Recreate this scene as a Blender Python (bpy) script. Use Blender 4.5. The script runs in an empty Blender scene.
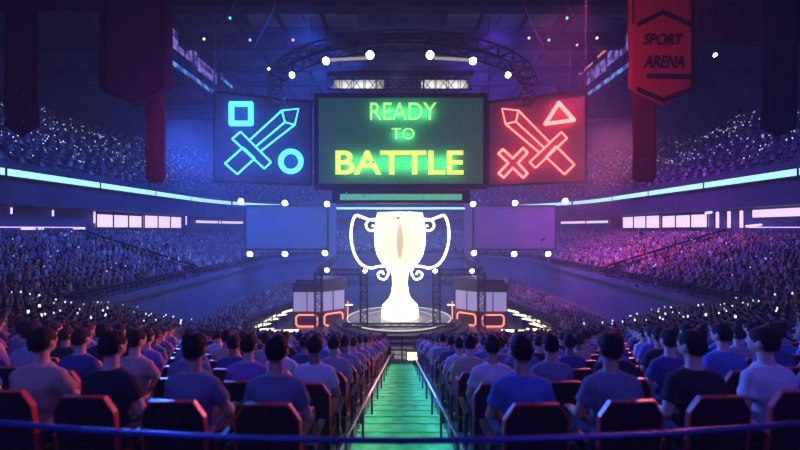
import bpy, bmesh, math, random
import numpy as np
from mathutils import Vector, Matrix
random.seed(7)
rng = np.random.default_rng(11)
C = bpy.context.scene.collection
PI = math.pi
F = 380.0            # focal length in pixels of the 800 px wide frame
CX, HY = 402.0, 229.0
S = 1.5              # size of the bowl
ZC = 11.25           # eye height above the arena floor
FZ = 0.0

def P(x, y, d):
    """point seen at pixel x, y of the photo, d (bowl units) ahead of the eye"""
    Y = d * S
    return Vector(((x - CX) / F * Y, Y, ZC + (HY - y) / F * Y))
def B(x, y, z):
    """bowl units relative to the eye -> world"""
    return Vector((x * S, y * S, ZC + z * S))

# ------------------------------------------------------------------ materials
MATS = {}
def mat(name, col, rough=0.6, metal=0.0, emis=None, strength=0.0, var=0.25, scale=6.0, bump=0.0, spec=0.4):
    if name in MATS: return MATS[name]
    m = bpy.data.materials.new(name); m.use_nodes = True
    nt = m.node_tree; b = nt.nodes['Principled BSDF']
    b.inputs['Roughness'].default_value = rough
    b.inputs['Metallic'].default_value = metal
    b.inputs['Specular IOR Level'].default_value = spec
    tc = nt.nodes.new('ShaderNodeTexCoord')
    nz = nt.nodes.new('ShaderNodeTexNoise'); nz.inputs['Scale'].default_value = scale
    nz.inputs['Detail'].default_value = 4
    nt.links.new(tc.outputs['Object'], nz.inputs['Vector'])
    rp = nt.nodes.new('ShaderNodeValToRGB')
    c = np.array(col[:3])
    rp.color_ramp.elements[0].position = 0.3; rp.color_ramp.elements[1].position = 0.7
    rp.color_ramp.elements[0].color = (*(c * (1 - var)), 1)
    rp.color_ramp.elements[1].color = (*np.minimum(c * (1 + var), 1), 1)
    nt.links.new(nz.outputs['Fac'], rp.inputs['Fac'])
    nt.links.new(rp.outputs['Color'], b.inputs['Base Color'])
    if bump:
        bp = nt.nodes.new('ShaderNodeBump'); bp.inputs['Strength'].default_value = bump
        nt.links.new(nz.outputs['Fac'], bp.inputs['Height']); nt.links.new(bp.outputs['Normal'], b.inputs['Normal'])
    if emis is not None:
        b.inputs['Emission Color'].default_value = (*emis, 1)
        b.inputs['Emission Strength'].default_value = strength
    MATS[name] = m
    return m

M_steel = mat('dark_steel', (.05, .05, .07), .45, .7)
M_black = mat('black_plastic', (.015, .015, .02), .5)
M_conc = mat('terrace_concrete', (.10, .10, .13), .85, scale=2, bump=.2)
M_fascia = mat('fascia_paint', (.13, .17, .30), .55, scale=.6, var=.12)
M_fascia_dk = mat('suite_wall', (.06, .07, .13), .6, scale=.6)
M_floor = mat('arena_floor', (.10, .10, .12), .35, scale=.8)
M_ceil = mat('roof_panel', (.10, .12, .17), .8, scale=.3, var=.35)
M_beam = mat('roof_beam', (.02, .022, .035), .7)
M_seat = mat('seat_shell', (.022, .008, .012), .45, scale=20)
M_trim = mat('seat_red_edge', (.46, .06, .06), .35, scale=20, var=.1)
M_pan = mat('seat_cushion', (.03, .012, .018), .8, scale=30, bump=.2)
M_skin = [mat('skin_light', (.52, .33, .26), .5, var=.08, scale=12), mat('skin_tan', (.38, .23, .17), .5, var=.08, scale=12), mat('skin_brown', (.22, .13, .095), .5, var=.08, scale=12)]
M_eye = mat('eye_white', (.7, .7, .7), .2, var=.02)
M_hair = {'black': mat('hair_black', (.008, .007, .009), .7, spec=.15, scale=60, bump=.6), 'dark brown': mat('hair_dark_brown', (.014, .010, .010), .7, spec=.15, scale=60, bump=.6), 'brown': mat('hair_brown', (.028, .018, .014), .7, spec=.15, scale=60, bump=.6)}
SH = {'navy': (.03, .05, .16), 'black': (.012, .012, .018), 'grey': (.22, .23, .27), 'light grey': (.42, .43, .48), 'blue': (.06, .12, .34), 'slate': (.11, .13, .2), 'tan': (.35, .25, .2), 'violet': (.16, .10, .3)}
M_shirt = {k: mat('shirt_' + k.replace(' ', '_'), v, .9, scale=8, bump=.1, var=.07) for k, v in SH.items()}
M_jeans = mat('trousers_dark', (.02, .025, .05), .9, scale=40)
M_shoe = mat('shoe_black', (.02, .02, .02), .5)
M_rail = mat('handrail_pale', (.92, .84, .70), .32, .85, scale=10, var=.05)
M_bluerail = mat('blue_rail', (.035, .05, .22), .3, .4)
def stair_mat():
    m = mat('stair_painted_green_light', (.16, .42, .30), .8, scale=5, var=.35, bump=.3)  # green light falling on the aisle put into the step colour
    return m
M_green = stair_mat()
M_nose = mat('step_nosing', (.16, .42, .30), .8)  # same painted-in green light as the steps
M_white_em = mat('lamp_lens_white', (.9, .9, .9), .2, emis=(.86, .93, 1.0), strength=22)
M_ribbon = mat('led_ribbon', (.1, .2, .25), .3, emis=(.42, .85, 1.0), strength=1.35)
M_window = mat('suite_window_lit', (.4, .35, .4), .2, emis=(.86, .66, 1.0), strength=1.25)
M_violet_em = mat('violet_tube', (.4, .3, .6), .3, emis=(.45, .32, 1.0), strength=2.6)
M_phone_em = mat('phone_screen_lit', (.5, .5, .6), .2, emis=(.6, .75, 1.0), strength=2.2)
M_gold_em = mat('desk_top_lit', (.9, .85, .6), .3, emis=(1.0, .86, .46), strength=2.4)
M_lamp_gold = mat('work_lamp_lens', (.9, .8, .5), .3, emis=(1.0, .74, .26), strength=3.2)

# ------------------------------------------------------------------ mesh builder
class MB:
    def __init__(s): s.v = []; s.f = []; s.m = []; s.mi = 0
    def add(s, vs, fs):
        n = len(s.v); s.v += [tuple(v) for v in vs]
        s.f += [tuple(i + n for i in f) for f in fs]; s.m += [s.mi] * len(fs)
    def box(s, lo, hi):
        x0, y0, z0 = lo; x1, y1, z1 = hi
        s.add([(x0,y0,z0),(x1,y0,z0),(x1,y1,z0),(x0,y1,z0),(x0,y0,z1),(x1,y0,z1),(x1,y1,z1),(x0,y1,z1)],
              [(0,3,2,1),(4,5,6,7),(0,1,5,4),(1,2,6,5),(2,3,7,6),(3,0,4,7)])
    def obox(s, c, ux, uy, uz):
        """box by centre and three half-vectors"""
        c, ux, uy, uz = map(Vector, (c, ux, uy, uz))
        vs = [c + a*ux + b*uy + d*uz for d in (-1, 1) for a, b in ((-1,-1),(1,-1),(1,1),(-1,1))]
        s.add(vs, [(0,3,2,1),(4,5,6,7),(0,1,5,4),(1,2,6,5),(2,3,7,6),(3,0,4,7)])
    def tube(s, pts, r, n=6, closed=False, r2=None):
        pts = [Vector(p) for p in pts]; k = len(pts); rings = []
        prev = None
        for i, p in enumerate(pts):
            if closed: t = pts[(i+1) % k] - pts[i-1]
            else: t = pts[min(i+1, k-1)] - pts[max(i-1, 0)]
            if t.length < 1e-9: t = Vector((0,0,1))
            t.normalize()
            a = t.orthogonal().normalized() if prev is None else (prev - t * prev.dot(t)).normalized()
            prev = a; b = t.cross(a)
            rr = r if r2 is None else r + (r2 - r) * i / (k - 1)
            rings.append([p + rr * (math.cos(2*PI*j/n + PI/4) * a + math.sin(2*PI*j/n + PI/4) * b) for j in range(n)])
        vs = [v for g in rings for v in g]; fs = []
        for i in range(k if closed else k - 1):
            i2 = (i + 1) % k
            for j in range(n): fs.append((i*n+j, i*n+(j+1) % n, i2*n+(j+1) % n, i2*n+j))
        if not closed: fs += [tuple(range(n))[::-1], tuple((k-1)*n + j for j in range(n))]
        s.add(vs, fs)
    def lathe(s, c, prof, n=32, axis='z', a0=0, a1=2*PI):
        c = Vector(c); vs = []; fs = []; k = len(prof)
        for i in range(n):
            a = 2*PI*i/n
            for r, z in prof:
                p = (r*math.cos(a), r*math.sin(a), z)
                if axis == 'y': p = (p[0], p[2], p[1])
                if axis == 'x': p = (p[2], p[0], p[1])
                vs.append(c + Vector(p))
        for i in range(n):
            i2 = (i+1) % n
            for j in range(k-1): fs.append((i*k+j, i2*k+j, i2*k+j+1, i*k+j+1))
        if prof[0][0] > 1e-6: fs.append(tuple(i*k for i in range(n))[::-1])
        if prof[-1][0] > 1e-6: fs.append(tuple(i*k+k-1 for i in range(n)))
        s.add(vs, fs)
    def sphere(s, c, r, n=12, m=8):
        rx, ry, rz = (r, r, r) if not hasattr(r, '__len__') else r
        vs = [(c[0], c[1], c[2]+rz)]
        for i in range(1, m):
            t = PI*i/m
            for j in range(n):
                a = 2*PI*j/n; vs.append((c[0]+rx*math.sin(t)*math.cos(a), c[1]+ry*math.sin(t)*math.sin(a), c[2]+rz*math.cos(t)))
        vs.append((c[0], c[1], c[2]-rz)); L = len(vs)-1; fs = []
        for j in range(n):
            fs.append((0, 1+j, 1+(j+1) % n)); fs.append((L, L-n+(j+1) % n, L-n+j))
            for i in range(m-2): fs.append((1+i*n+j, 1+(i+1)*n+j, 1+(i+1)*n+(j+1) % n, 1+i*n+(j+1) % n))
        s.add(vs, fs)
    def prism(s, poly, d0, d1, fn):
        """polygon in 2D placed by fn(u, v, depth)"""
        n = len(poly)
        s.add([fn(u, v, d0) for u, v in poly] + [fn(u, v, d1) for u, v in poly],
              [tuple(range(n))[::-1], tuple(range(n, 2*n))] + [(i, (i+1) % n, n+(i+1) % n, n+i) for i in range(n)])
    def loft(s, rings):
        n = len(rings[0]); vs = [v for r in rings for v in r]; fs = []
        for i in range(len(rings)-1):
            for j in range(n): fs.append((i*n+j, i*n+(j+1) % n, (i+1)*n+(j+1) % n, (i+1)*n+j))
        fs += [tuple(range(n))[::-1], tuple((len(rings)-1)*n+j for j in range(n))]
        s.add(vs, fs)
    def build(s, name, mats, parent=None, smooth=False):
        me = bpy.data.meshes.new(name); me.from_pydata(s.v, [], s.f)
        for m in (mats if isinstance(mats, (list, tuple)) else [mats]): me.materials.append(m)
        if len(me.materials) > 1: me.polygons.foreach_set('material_index', s.m)
        if smooth: me.polygons.foreach_set('use_smooth', [True]*len(me.polygons))
        bm = bmesh.new(); bm.from_mesh(me); bmesh.ops.recalc_face_normals(bm, faces=bm.faces); bm.to_mesh(me); bm.free()
        o = bpy.data.objects.new(name, me); C.objects.link(o)
        if parent is not None: o.parent = parent; o.matrix_parent_inverse = parent.matrix_basis.inverted()
        return o

def tag(o, label=None, cat=None, group=None, kind=None):
    if label: o['label'] = label
    if cat: o['category'] = cat
    if group: o['group'] = group
    if kind: o['kind'] = kind
    return o
def empty(name, loc=(0,0,0), label=None, cat=None, group=None, rz=0):
    o = bpy.data.objects.new(name, None); C.objects.link(o); o.location = loc; o.rotation_euler = (0,0,rz)
    o.empty_display_size = .1
    return tag(o, label, cat, group)
def struct(o, label=None): return tag(o, label, kind='structure')

# ------------------------------------------------------------------ the bowl
def plan(o, t):
    """point of the bowl's left half at offset o from the balcony front; t<46 runs along the straight side, above it 46..64.. = curve"""
    if t <= 46: return (-(16 + o), t)
    a = (t - 46) / 20 * PI / 2
    return (-(16 + o) * math.cos(a), 46 + (11 + o) * math.sin(a))
TC = [46 + i for i in range(1, 21)]
def strip(mb, ts, profile, side):
    """profile: list of (offset, z) in bowl units, swept along ts"""
    rows = []
    for t in ts:
        r = []
        for o, z in profile:
            x, y = plan(o, t); r.append(B(-x if side > 0 else x, y, z))
        rows.append(r)
    k = len(profile)
    vs = [v for r in rows for v in r]
    fs = [(i*k+j, (i+1)*k+j, (i+1)*k+j+1, i*k+j+1) for i in range(len(rows)-1) for j in range(k-1)]
    mb.add(vs, fs)
SIDES = ((-1, 'left', 'blue-lit left side'), (1, 'right', 'purple-lit right side'))
T_BAL = [22, 26, 30, 34, 38, 42, 46] + TC
T_BAL = [10, 14, 18] + T_BAL
T_ALL = [4] + T_BAL
# floor
mb = MB(); mb.box((-66, -8.5, -.3), (66, 131, 0)); struct(mb.build('floor', M_floor), 'dark arena floor around the stage')
BAL_ROWS = 13
def bal_z(o): return -4 + .31 * o
for sd, nm, desc in SIDES:
    # lower bowl terrace, straight part and curve behind the stage
    mb = MB(); prof = [(-5.85, -7.5), (-5.85, -7.4)]
    for i in range(5):
        o0 = -5.85 + i * .75; z = -7.4 + i * .09
        prof += [(o0, z), (o0 + .75, z)]
    prof += [(-2.1, -6.8), (-.02, -6.8)]
    strip(mb, [25, 30, 35, 40, 45] + TC, prof, sd)
    struct(mb.build('floor_lower_terrace', M_conc), f'stepped lower seating terrace below the balcony on the {nm} of the stage')
    # balcony: fascia wall, lip, stepped terrace
    mb = MB(); strip(mb, T_BAL, [(0, -7.5), (0, -3.95)], sd); struct(mb.build(f'wall_balcony_{nm}', M_fascia), f'tall blue wall under the {nm} balcony')
    mb = MB(); strip(mb, T_BAL, [(.25, -4.1), (-.18, -4.1), (-.18, -3.75), (.05, -3.75), (.05, -4.0)], sd); struct(mb.build('trim_balcony', M_fascia), f'pale lip along the front edge of the {nm} balcony')
    mb = MB(); prof = [(0, -4.0), (1.0, -4.0)]
    for i in range(BAL_ROWS):
        o0 = 1.0 + i * 9.0 / BAL_ROWS; prof += [(o0, bal_z(o0)), (o0 + 9.0 / BAL_ROWS, bal_z(o0))]
    prof += [(10, -.9), (10.2, -.9)]
    strip(mb, T_BAL, prof, sd); struct(mb.build('floor_balcony', M_conc), f'stepped balcony terrace on the {nm} side')
    mb = MB(); strip(mb, T_ALL[1:], [(10.2, -.8), (10.2, 1.5), (9.2, 1.6), (9.0, 3.3), (8.8, 4.3), (9.6, 4.3)], sd); struct(mb.build(f'wall_suites_{nm}', M_fascia_dk), f'dark suite level wall over the {nm} balcony')
    mb = MB(); prof = []
    for i in range(20):
        o0 = 9.4 + i * .85; z = 4.1 + i * .5; prof += [(o0, z), (o0 + .85, z)]
    prof += [(26.4, 14.5), (26.5, 20)]
    strip(mb, T_ALL, prof, sd); struct(mb.build('floor_upper_deck', M_fascia_dk), f'upper seating deck on the {nm} side')
# near stand under the camera and its spread to both corners
ROWS = 28; Y0 = 2.75; PIT = 1.05
def bow(x):
    x = abs(x); return x * x / 36 if x < 3 else .25 + .167 * (x - 3)
def lift(x): return max(0, abs(x) - 12) * .12
def y_end(x): return 22.0 + max(0, abs(x) - 8) * .70
def row_y(n, x): return Y0 + PIT * n + bow(x)
def row_z(n): return ZC - 1.325 - .278 * (Y0 + PIT * n)
XL = [.66] + [1.2 + .9 * i for i in range(0, 38)]
for sd, nm, desc in SIDES:
    mb = MB()
    for n in range(-1, ROWS):
        z = row_z(n); z2 = max(row_z(n + 1), 0)
        for xa, xb in zip(XL[:-1], XL[1:]):
            q = []
            for x in (xa, xb):
                q.append((row_y(n, x) - .42, row_y(n, x) + .63))
            if max(q[0][0], q[1][0]) > y_end(xb) or xb > 24: continue
            ys = [min(v, y_end(xx)) for v, xx in ((q[0][0], xa), (q[1][0], xb), (q[1][1], xb), (q[0][1], xa))]
            X = [sd * xa, sd * xb, sd * xb, sd * xa]
            top = [(X[i], ys[i], z + lift(X[i])) for i in range(4)]
            mb.add(top, [(0, 1, 2, 3)])
            mb.add([top[3], top[2], (X[2], ys[2], z2 + lift(X[2]) if ys[2] < y_end(xb) - .01 else 0), (X[3], ys[3], z2 + lift(X[3]) if ys[3] < y_end(xa) - .01 else 0)], [(0, 1, 2, 3)])
        mb.add([(sd*.66, row_y(n, .66)-.42, z), (sd*.66, row_y(n, .66)+.63, z), (sd*.66, row_y(n, .66)+.63, z-.8), (sd*.66, row_y(n, .66)-.42, z-.8)], [(0,1,2,3)])
    struct(mb.build('floor_stand', M_conc), f'stepped rows of the near seating stand {nm} of the aisle')
mb = MB()
mb.box((-14, -6, 9.3), (14, 1.55, 9.55)); mb.box((-14, 1.45, 6), (14, 1.55, 9.55)); struct(mb.build('floor_landing', M_conc), 'landing behind the front rail above the near stand')
# aisle steps
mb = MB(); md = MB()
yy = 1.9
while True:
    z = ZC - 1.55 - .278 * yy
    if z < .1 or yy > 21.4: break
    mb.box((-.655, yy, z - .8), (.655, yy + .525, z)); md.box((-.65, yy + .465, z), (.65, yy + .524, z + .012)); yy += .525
o = struct(mb.build('floor_aisle', M_green), 'aisle steps with green light in their colour, running down between the seat rows'); md.build('trim_step_nosing', M_nose, o)
# closing walls
mb = MB(); mb.box((-66, -9, -.3), (66, -8.5, 41)); struct(mb.build('wall_back', M_fascia_dk))
mb = MB(); mb.box((-66, 131, -.3), (66, 131.5, 41)); struct(mb.build('wall_front', M_fascia_dk))
for sd, nm, _ in SIDES:
    mb = MB(); mb.box((sd*66 - .3, -9, -.3), (sd*66 + .3, 131, 41)); struct(mb.build(f'wall_{nm}', M_fascia_dk))
ZR = ZC + 19.2 * S
mb = MB(); mb.box((-66, -9, ZR), (66, 131, ZR + .4))
struct(mb.build('ceiling', M_ceil), 'dark roof deck above the arena')
# roof beams and purlins across the hall
for yb, zt, h, w in ((31.0, 18.6, .75, 1.1), (34.5, 17.6, 1.15, 1.0), (38.5, 18.6, .35, .5), (42, 17.9, .5, .6), (47, 18.2, .5, .6), (53, 18.0, .6, .7), (60, 18.0, .6, .7)):
    mb = MB(); c = B(0, yb, zt - h/2); mb.box((-58, c.y - w*S/2, c.z - h*S/2), (58, c.y + w*S/2, c.z + h*S/2))
    struct(mb.build('beam', M_beam), 'dark beam crossing under the roof')
for xb in (-15, -11, -7, 7, 11, 15):
    mb = MB(); c = B(xb, 45, 18.75); mb.box((c.x-.2, 20, c.z-.3), (c.x+.2, 108, c.z+.3)); struct(mb.build('beam', M_beam), 'slim roof purlin running lengthwise')
M_ceil2 = mat('roof_panel_pale', (.28, .31, .34), .7, scale=.2, var=.2)
for xa, xb in ((-13.8, -8.9), (-8.7, -4.1), (4.1, 8.7), (8.9, 13.8)):
    mb = MB(); a = B(xa, 31.8, 18.9); b = B(xb, 35.5, 19.0); mb.box((a.x, a.y, a.z), (b.x, b.y, b.z)); struct(mb.build('ceiling_panel', M_ceil2), 'pale panel in the roof between two beams')

# LED ribbon boards, in segments
SEG = [(14, 23.6), (23.75, 31.0), (31.15, 38), (38.15, 44.5), (44.65, 50), (50.2, 57.0), (57.2, 66)]
ORDN = ['first','second','third','fourth','fifth','sixth','seventh','eighth','ninth','tenth','eleventh','twelfth','thirteenth','fourteenth','fifteenth','sixteenth','seventeenth','eighteenth','nineteenth','twentieth','twenty-first','twenty-second','twenty-third','twenty-fourth','twenty-fifth','twenty-sixth','twenty-seventh','twenty-eighth','twenty-ninth','thirtieth']
for sd, nm, desc in SIDES:
    for i, (t0, t1) in enumerate(SEG):
        ts = [t0 + (t1 - t0) * k / 6 for k in range(7)]
        e = empty('led_ribbon_board', B(*plan(8.7, (t0+t1)/2), 3.5) if sd < 0 else B(-plan(8.7, (t0+t1)/2)[0], plan(8.7, (t0+t1)/2)[1], 3.5),
                  f'glowing pale cyan ribbon board on the {nm} upper deck, {ORDN[i]} segment from the camera', 'light', 'cyan ribbon boards around the upper deck')
        bpy.context.view_layer.update()
        mb = MB(); strip(mb, ts, [(8.72, 3.35), (8.66, 3.35), (8.66, 3.78), (8.72, 3.78)], sd); mb.build('light_panel', M_ribbon, e)
        mb = MB(); strip(mb, ts, [(8.9, 3.28), (8.70, 3.28), (8.70, 3.85), (8.9, 3.85)], sd); mb.build('housing', M_black, e)

# suite windows: lit panes with mullions
def wall_pt(o, t, z, sd):
    x, y = plan(o, t); return B(-x if sd > 0 else x, y, z)
wn = 0
M_mull = mat('window_mullion', (.03, .03, .05), .5)
for sd, nm, desc in SIDES:
    for t0, t1, za, zb, nmul in ((32.3, 38.0, .15, 1.28, 2), (38.3, 44.8, .12, 1.38, 2), (47, 52, .75, 1.1, 1), (53, 58, .55, .85, 1)):
        wn += 1
        ts = [t0 + (t1 - t0) * k / 6 for k in range(7)]
        mb = MB(); strip(mb, ts, [(10.05, za), (10.05, zb)], sd)
        w = struct(mb.build(f'window_{wn}', M_window), f'lit pinkish suite window on the {nm} side')
        mb = MB()
        for k in range(nmul + 2):
            t = t0 + (t1 - t0) * k / (nmul + 1); a = wall_pt(9.97, t, za - .05, sd); b = wall_pt(9.97, t, zb + .25, sd); mb.tube([a, b], .10, 4)
        mb.tube([wall_pt(9.97, t, za - .03, sd) for t in ts], .07, 4); mb.tube([wall_pt(9.97, t, zb + .03, sd) for t in ts], .07, 4)
        mb.build('window_frame', M_mull, w)
# violet tubes and strips on the near suites
def tube_light(pts, r, m, label, grp=None):
    mb = MB(); mb.tube(pts, r, 6); return tag(mb.build('light_tube', m), label, 'light', grp)
tube_light([wall_pt(9.9, 24.0, .12, -1), wall_pt(9.9, 31.0, .12, -1)], .05, M_violet_em, 'thin violet light line along the dark suite counter on the left')
tube_light([wall_pt(9.9, 25.9, .02, -1), wall_pt(9.9, 26.8, .02, -1)], .13, M_violet_em, 'thick violet lamp below the light line of the left suites')
tube_light([wall_pt(9.9, 27.1, .02, -1), wall_pt(9.9, 27.4, .02, -1)], .13, M_violet_em, 'short stubby violet lamp on the left suite counter')
tube_light([wall_pt(9.9, 30.0, .05, -1), wall_pt(9.9, 31.0, .05, -1)], .14, M_violet_em, 'violet lamp at the end of the left suite counter beside the stairs')
tube_light([wall_pt(9.9, 25.2, 1.0, -1), wall_pt(9.9, 25.2, 1.42, -1)], .09, M_violet_em, 'small upright pale tube on the nearer post of the left suites')
tube_light([wall_pt(9.9, 28.2, .95, -1), wall_pt(9.9, 28.2, 1.4, -1)], .09, M_violet_em, 'small upright pale tube on the farther post of the left suites')
tube_light([wall_pt(9.9, 32.0, .5, -1), wall_pt(9.9, 32.0, 1.45, -1)], .10, M_violet_em, 'upright violet tube at the near end of the pink windows on the left')
tube_light([wall_pt(9.9, 45.6, .5, -1), wall_pt(9.9, 45.6, 1.6, -1)], .10, M_violet_em, 'upright violet tube at the far end of the pink windows on the left')
for k, t in enumerate((29.0, 30.1, 31.2)):
    tube_light([wall_pt(9.9, t, .1, 1), wall_pt(9.9, t, 1.4, 1)], .16, M_violet_em, f'{["nearest", "middle", "farthest"][k]} of three upright violet tubes beside the right suite windows', 'three violet tubes')
mbw = MB(); strip(mbw, [24, 26, 28.2], [(10.0, .85), (10.0, 1.4)], 1); tag(mbw.build('wall_light', M_window), 'long white light panel high on the near right suites', 'light')
mbw = MB(); strip(mbw, [21, 22, 23.8], [(10.0, .95), (10.0, 1.45)], 1); tag(mbw.build('wall_light', M_window), 'white light panel at the very edge of the right suites', 'light')
tube_light([wall_pt(9.9, 22, .1, 1), wall_pt(9.9, 28.4, .12, 1)], .05, M_violet_em, 'thin violet light line along the right suite counter')
tube_light([wall_pt(9.9, 28.6, .2, 1), wall_pt(9.9, 27.4, .3, 1)], .13, M_violet_em, 'slanted violet lamp beside the three upright tubes on the right')
tube_light([wall_pt(9.9, 32.4, 1.36, 1), wall_pt(9.9, 31.8, 1.40, 1)], .16, M_violet_em, 'short violet lamp at the near top corner of the right pink windows')

# railings
def railing(name, pts, h, label, every=1, r=.05, m=None, n_rails=3, cat='railing'):
    m = m or M_steel
    e = empty(name, pts[0], label, cat); bpy.context.view_layer.update()
    for k in range(n_rails):
        z = h * (k + 1) / n_rails; mb = MB(); mb.tube([Vector(p) + Vector((0, 0, z)) for p in pts], r if k == n_rails-1 else r*.6, 5); mb.build('rail', m, e)
    proto = None
    for p in pts[::every]:
        if proto is None:
            mb = MB(); mb.tube([(0, 0, 0), (0, 0, h)], r * .8, 5); proto = mb.build('post', m); proto.parent = e
        else:
            q = proto.copy(); C.objects.link(q); proto2 = q; q.location = Vector(p) - Vector(pts[0])
    return e
for sd, nm, desc in SIDES:
    pts = [wall_pt(.0, 14 + i * 1.0, -3.75, sd) for i in range(32)] + [wall_pt(0, 46 + i, -3.75, sd) for i in range(0, 20)]
    railing('balcony_railing', pts, .95, f'long steel railing on the front edge of the {nm} balcony')
    pts = [wall_pt(-6.1, 25 + i * 1.0, -7.5, sd) for i in range(21)]
    railing('barrier_railing', pts, 1.5, f'dark crowd barrier in front of the lower {nm} terrace', m=M_black, r=.09)
    # sloping railing along the cut edge of the near stand
    pts = []
    for i in range(22):
        x = .8 + i * 1.1; n = (y_end(x) - Y0 - bow(x)) / PIT
        pts.append(Vector((sd * x, y_end(x) - .1, row_z(n) + lift(x) + .1)))
    railing('corner_railing', pts, 1.1, f'sloping rail where the near stand ends below the {nm} balcony', r=.05)
    # stair rail down the balcony aisle
    pts = [wall_pt(o, 30.6, bal_z(o), sd) for o in (0.5, 2, 4, 6, 8, 10)]
    railing('stair_railing', pts, 1.3, f'dark stair rail climbing through the {nm} balcony crowd', m=M_black, r=.13)

# ------------------------------------------------------------------ near aisle handrails and the front rail
for sd, nm, desc in SIDES:
    e = empty('aisle_handrail', (sd*.55, 3.1, ZC - 1 - .278*3.1), f'pale sloping handrail on dark posts, {nm} edge of the green aisle', 'handrail'); bpy.context.view_layer.update()
    mb = MB(); mb.tube([(sd*.55, 3.05, ZC-1-.278*3.05), (sd*.55, 18.4, ZC-1-.278*18.4)], .021, 10); mb.build('rail', M_rail, e, True)
    for k in range(10):
        y = 3.75 + 1.6 * k
        mb = MB(); mb.tube([(sd*.55, y, ZC-1.56-.278*(y+.2)), (sd*.55, y, ZC-1.015-.278*y)], .018, 8)
        mb.lathe((sd*.55, y, ZC-1.56-.278*(y-.25)), [(.045, 0), (.045, .015)], 10); mb.build('post', M_black, e)
# curved front rail
def fr_y(x): return 1.59 + x*x*.043
e = empty('front_rail', (0, 1.59, 9.55), 'curved blue guard rail running across the bottom in front of the near stand', 'railing'); bpy.context.view_layer.update()
mb = MB(); mb.tube([(x*.1, fr_y(x*.1), ZC-.885) for x in range(-26, 27)], .0125, 12); mb.build('rail', M_bluerail, e, True)
mb = MB(); mb.tube([(x*.1, fr_y(x*.1)-.0, ZC-1.25) for x in range(-26, 27)], .011, 10); mb.build('lower_rail', M_black, e, True)
for x in (-2.6, 2.6):
    mb = MB(); mb.tube([(x, fr_y(x), 8.6), (x, fr_y(x), ZC-.89)], .013, 10); mb.build('post', M_black, e)

# ------------------------------------------------------------------ people
def capsule(mb, a, b, ra, rb, n=12):
    a, b = Vector(a), Vector(b); d = (b - a); L = d.length; d = d / L if L > 1e-6 else Vector((0,0,1))
    q = d.to_track_quat('Z', 'Y'); prof = []
    for i in range(5): t = PI/2 * (1 - i/4); prof.append((ra*math.cos(t), -ra*math.sin(t)))
    for i in range(5): t = PI/2 * i/4; prof.append((rb*math.cos(t), L + rb*math.sin(t)))
    vs = []; fs = []; k = len(prof)
    for i in range(n):
        an = 2*PI*i/n
        for r, z in prof: vs.append(a + q @ Vector((r*math.cos(an), r*math.sin(an), z)))
    for i in range(n):
        i2 = (i+1) % n
        for j in range(k-1): fs.append((i*k+j, i2*k+j, i2*k+j+1, i*k+j+1))
    mb.add(vs, fs)
def remesh(mb, voxel, smooth=3, ratio=None):
    me = bpy.data.meshes.new('t'); me.from_pydata(mb.v, [], mb.f)
    o = bpy.data.objects.new('t', me); C.objects.link(o)
    bm = bmesh.new(); bm.from_mesh(me); bmesh.ops.remove_doubles(bm, verts=bm.verts, dist=1e-5); bmesh.ops.recalc_face_normals(bm, faces=bm.faces); bm.to_mesh(me); bm.free()
    m = o.modifiers.new('r', 'REMESH'); m.mode = 'VOXEL'; m.voxel_size = voxel
    if smooth: s_ = o.modifiers.new('s', 'SMOOTH'); s_.iterations = smooth; s_.factor = .5
    if ratio: d = o.modifiers.new('d', 'DECIMATE'); d.ratio = ratio
    dg = bpy.context.evaluated_depsgraph_get(); dg.update()
    out = bpy.data.meshes.new_from_object(o.evaluated_get(dg)); bpy.data.objects.remove(o)
    out.polygons.foreach_set('use_smooth', [True]*len(out.polygons))
    return out
TORSO = [(.47, .15, .115, .0), (.56, .155, .115, -.01), (.66, .128, .098, -.015), (.78, .138, .105, -.02), (.89, .16, .112, -.02), (.96, .155, .10, -.02), (1.005, .115, .08, -.02), (1.045, .068, .062, -.015)]
def torso(mb, g=0.0, z0=0, z1=9, n=20):
    rings = []
    for z, w, d, y in TORSO:
        if z0 <= z <= z1:
            rings.append([( (w+g)*math.copysign(abs(math.cos(a))**.8, math.cos(a)), y + (d+g)*math.copysign(abs(math.sin(a))**.9, math.sin(a)), z + (g if z > .8 else 0)) for a in [2*PI*i/n for i in range(n)]])
    mb.loft(rings)
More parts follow.
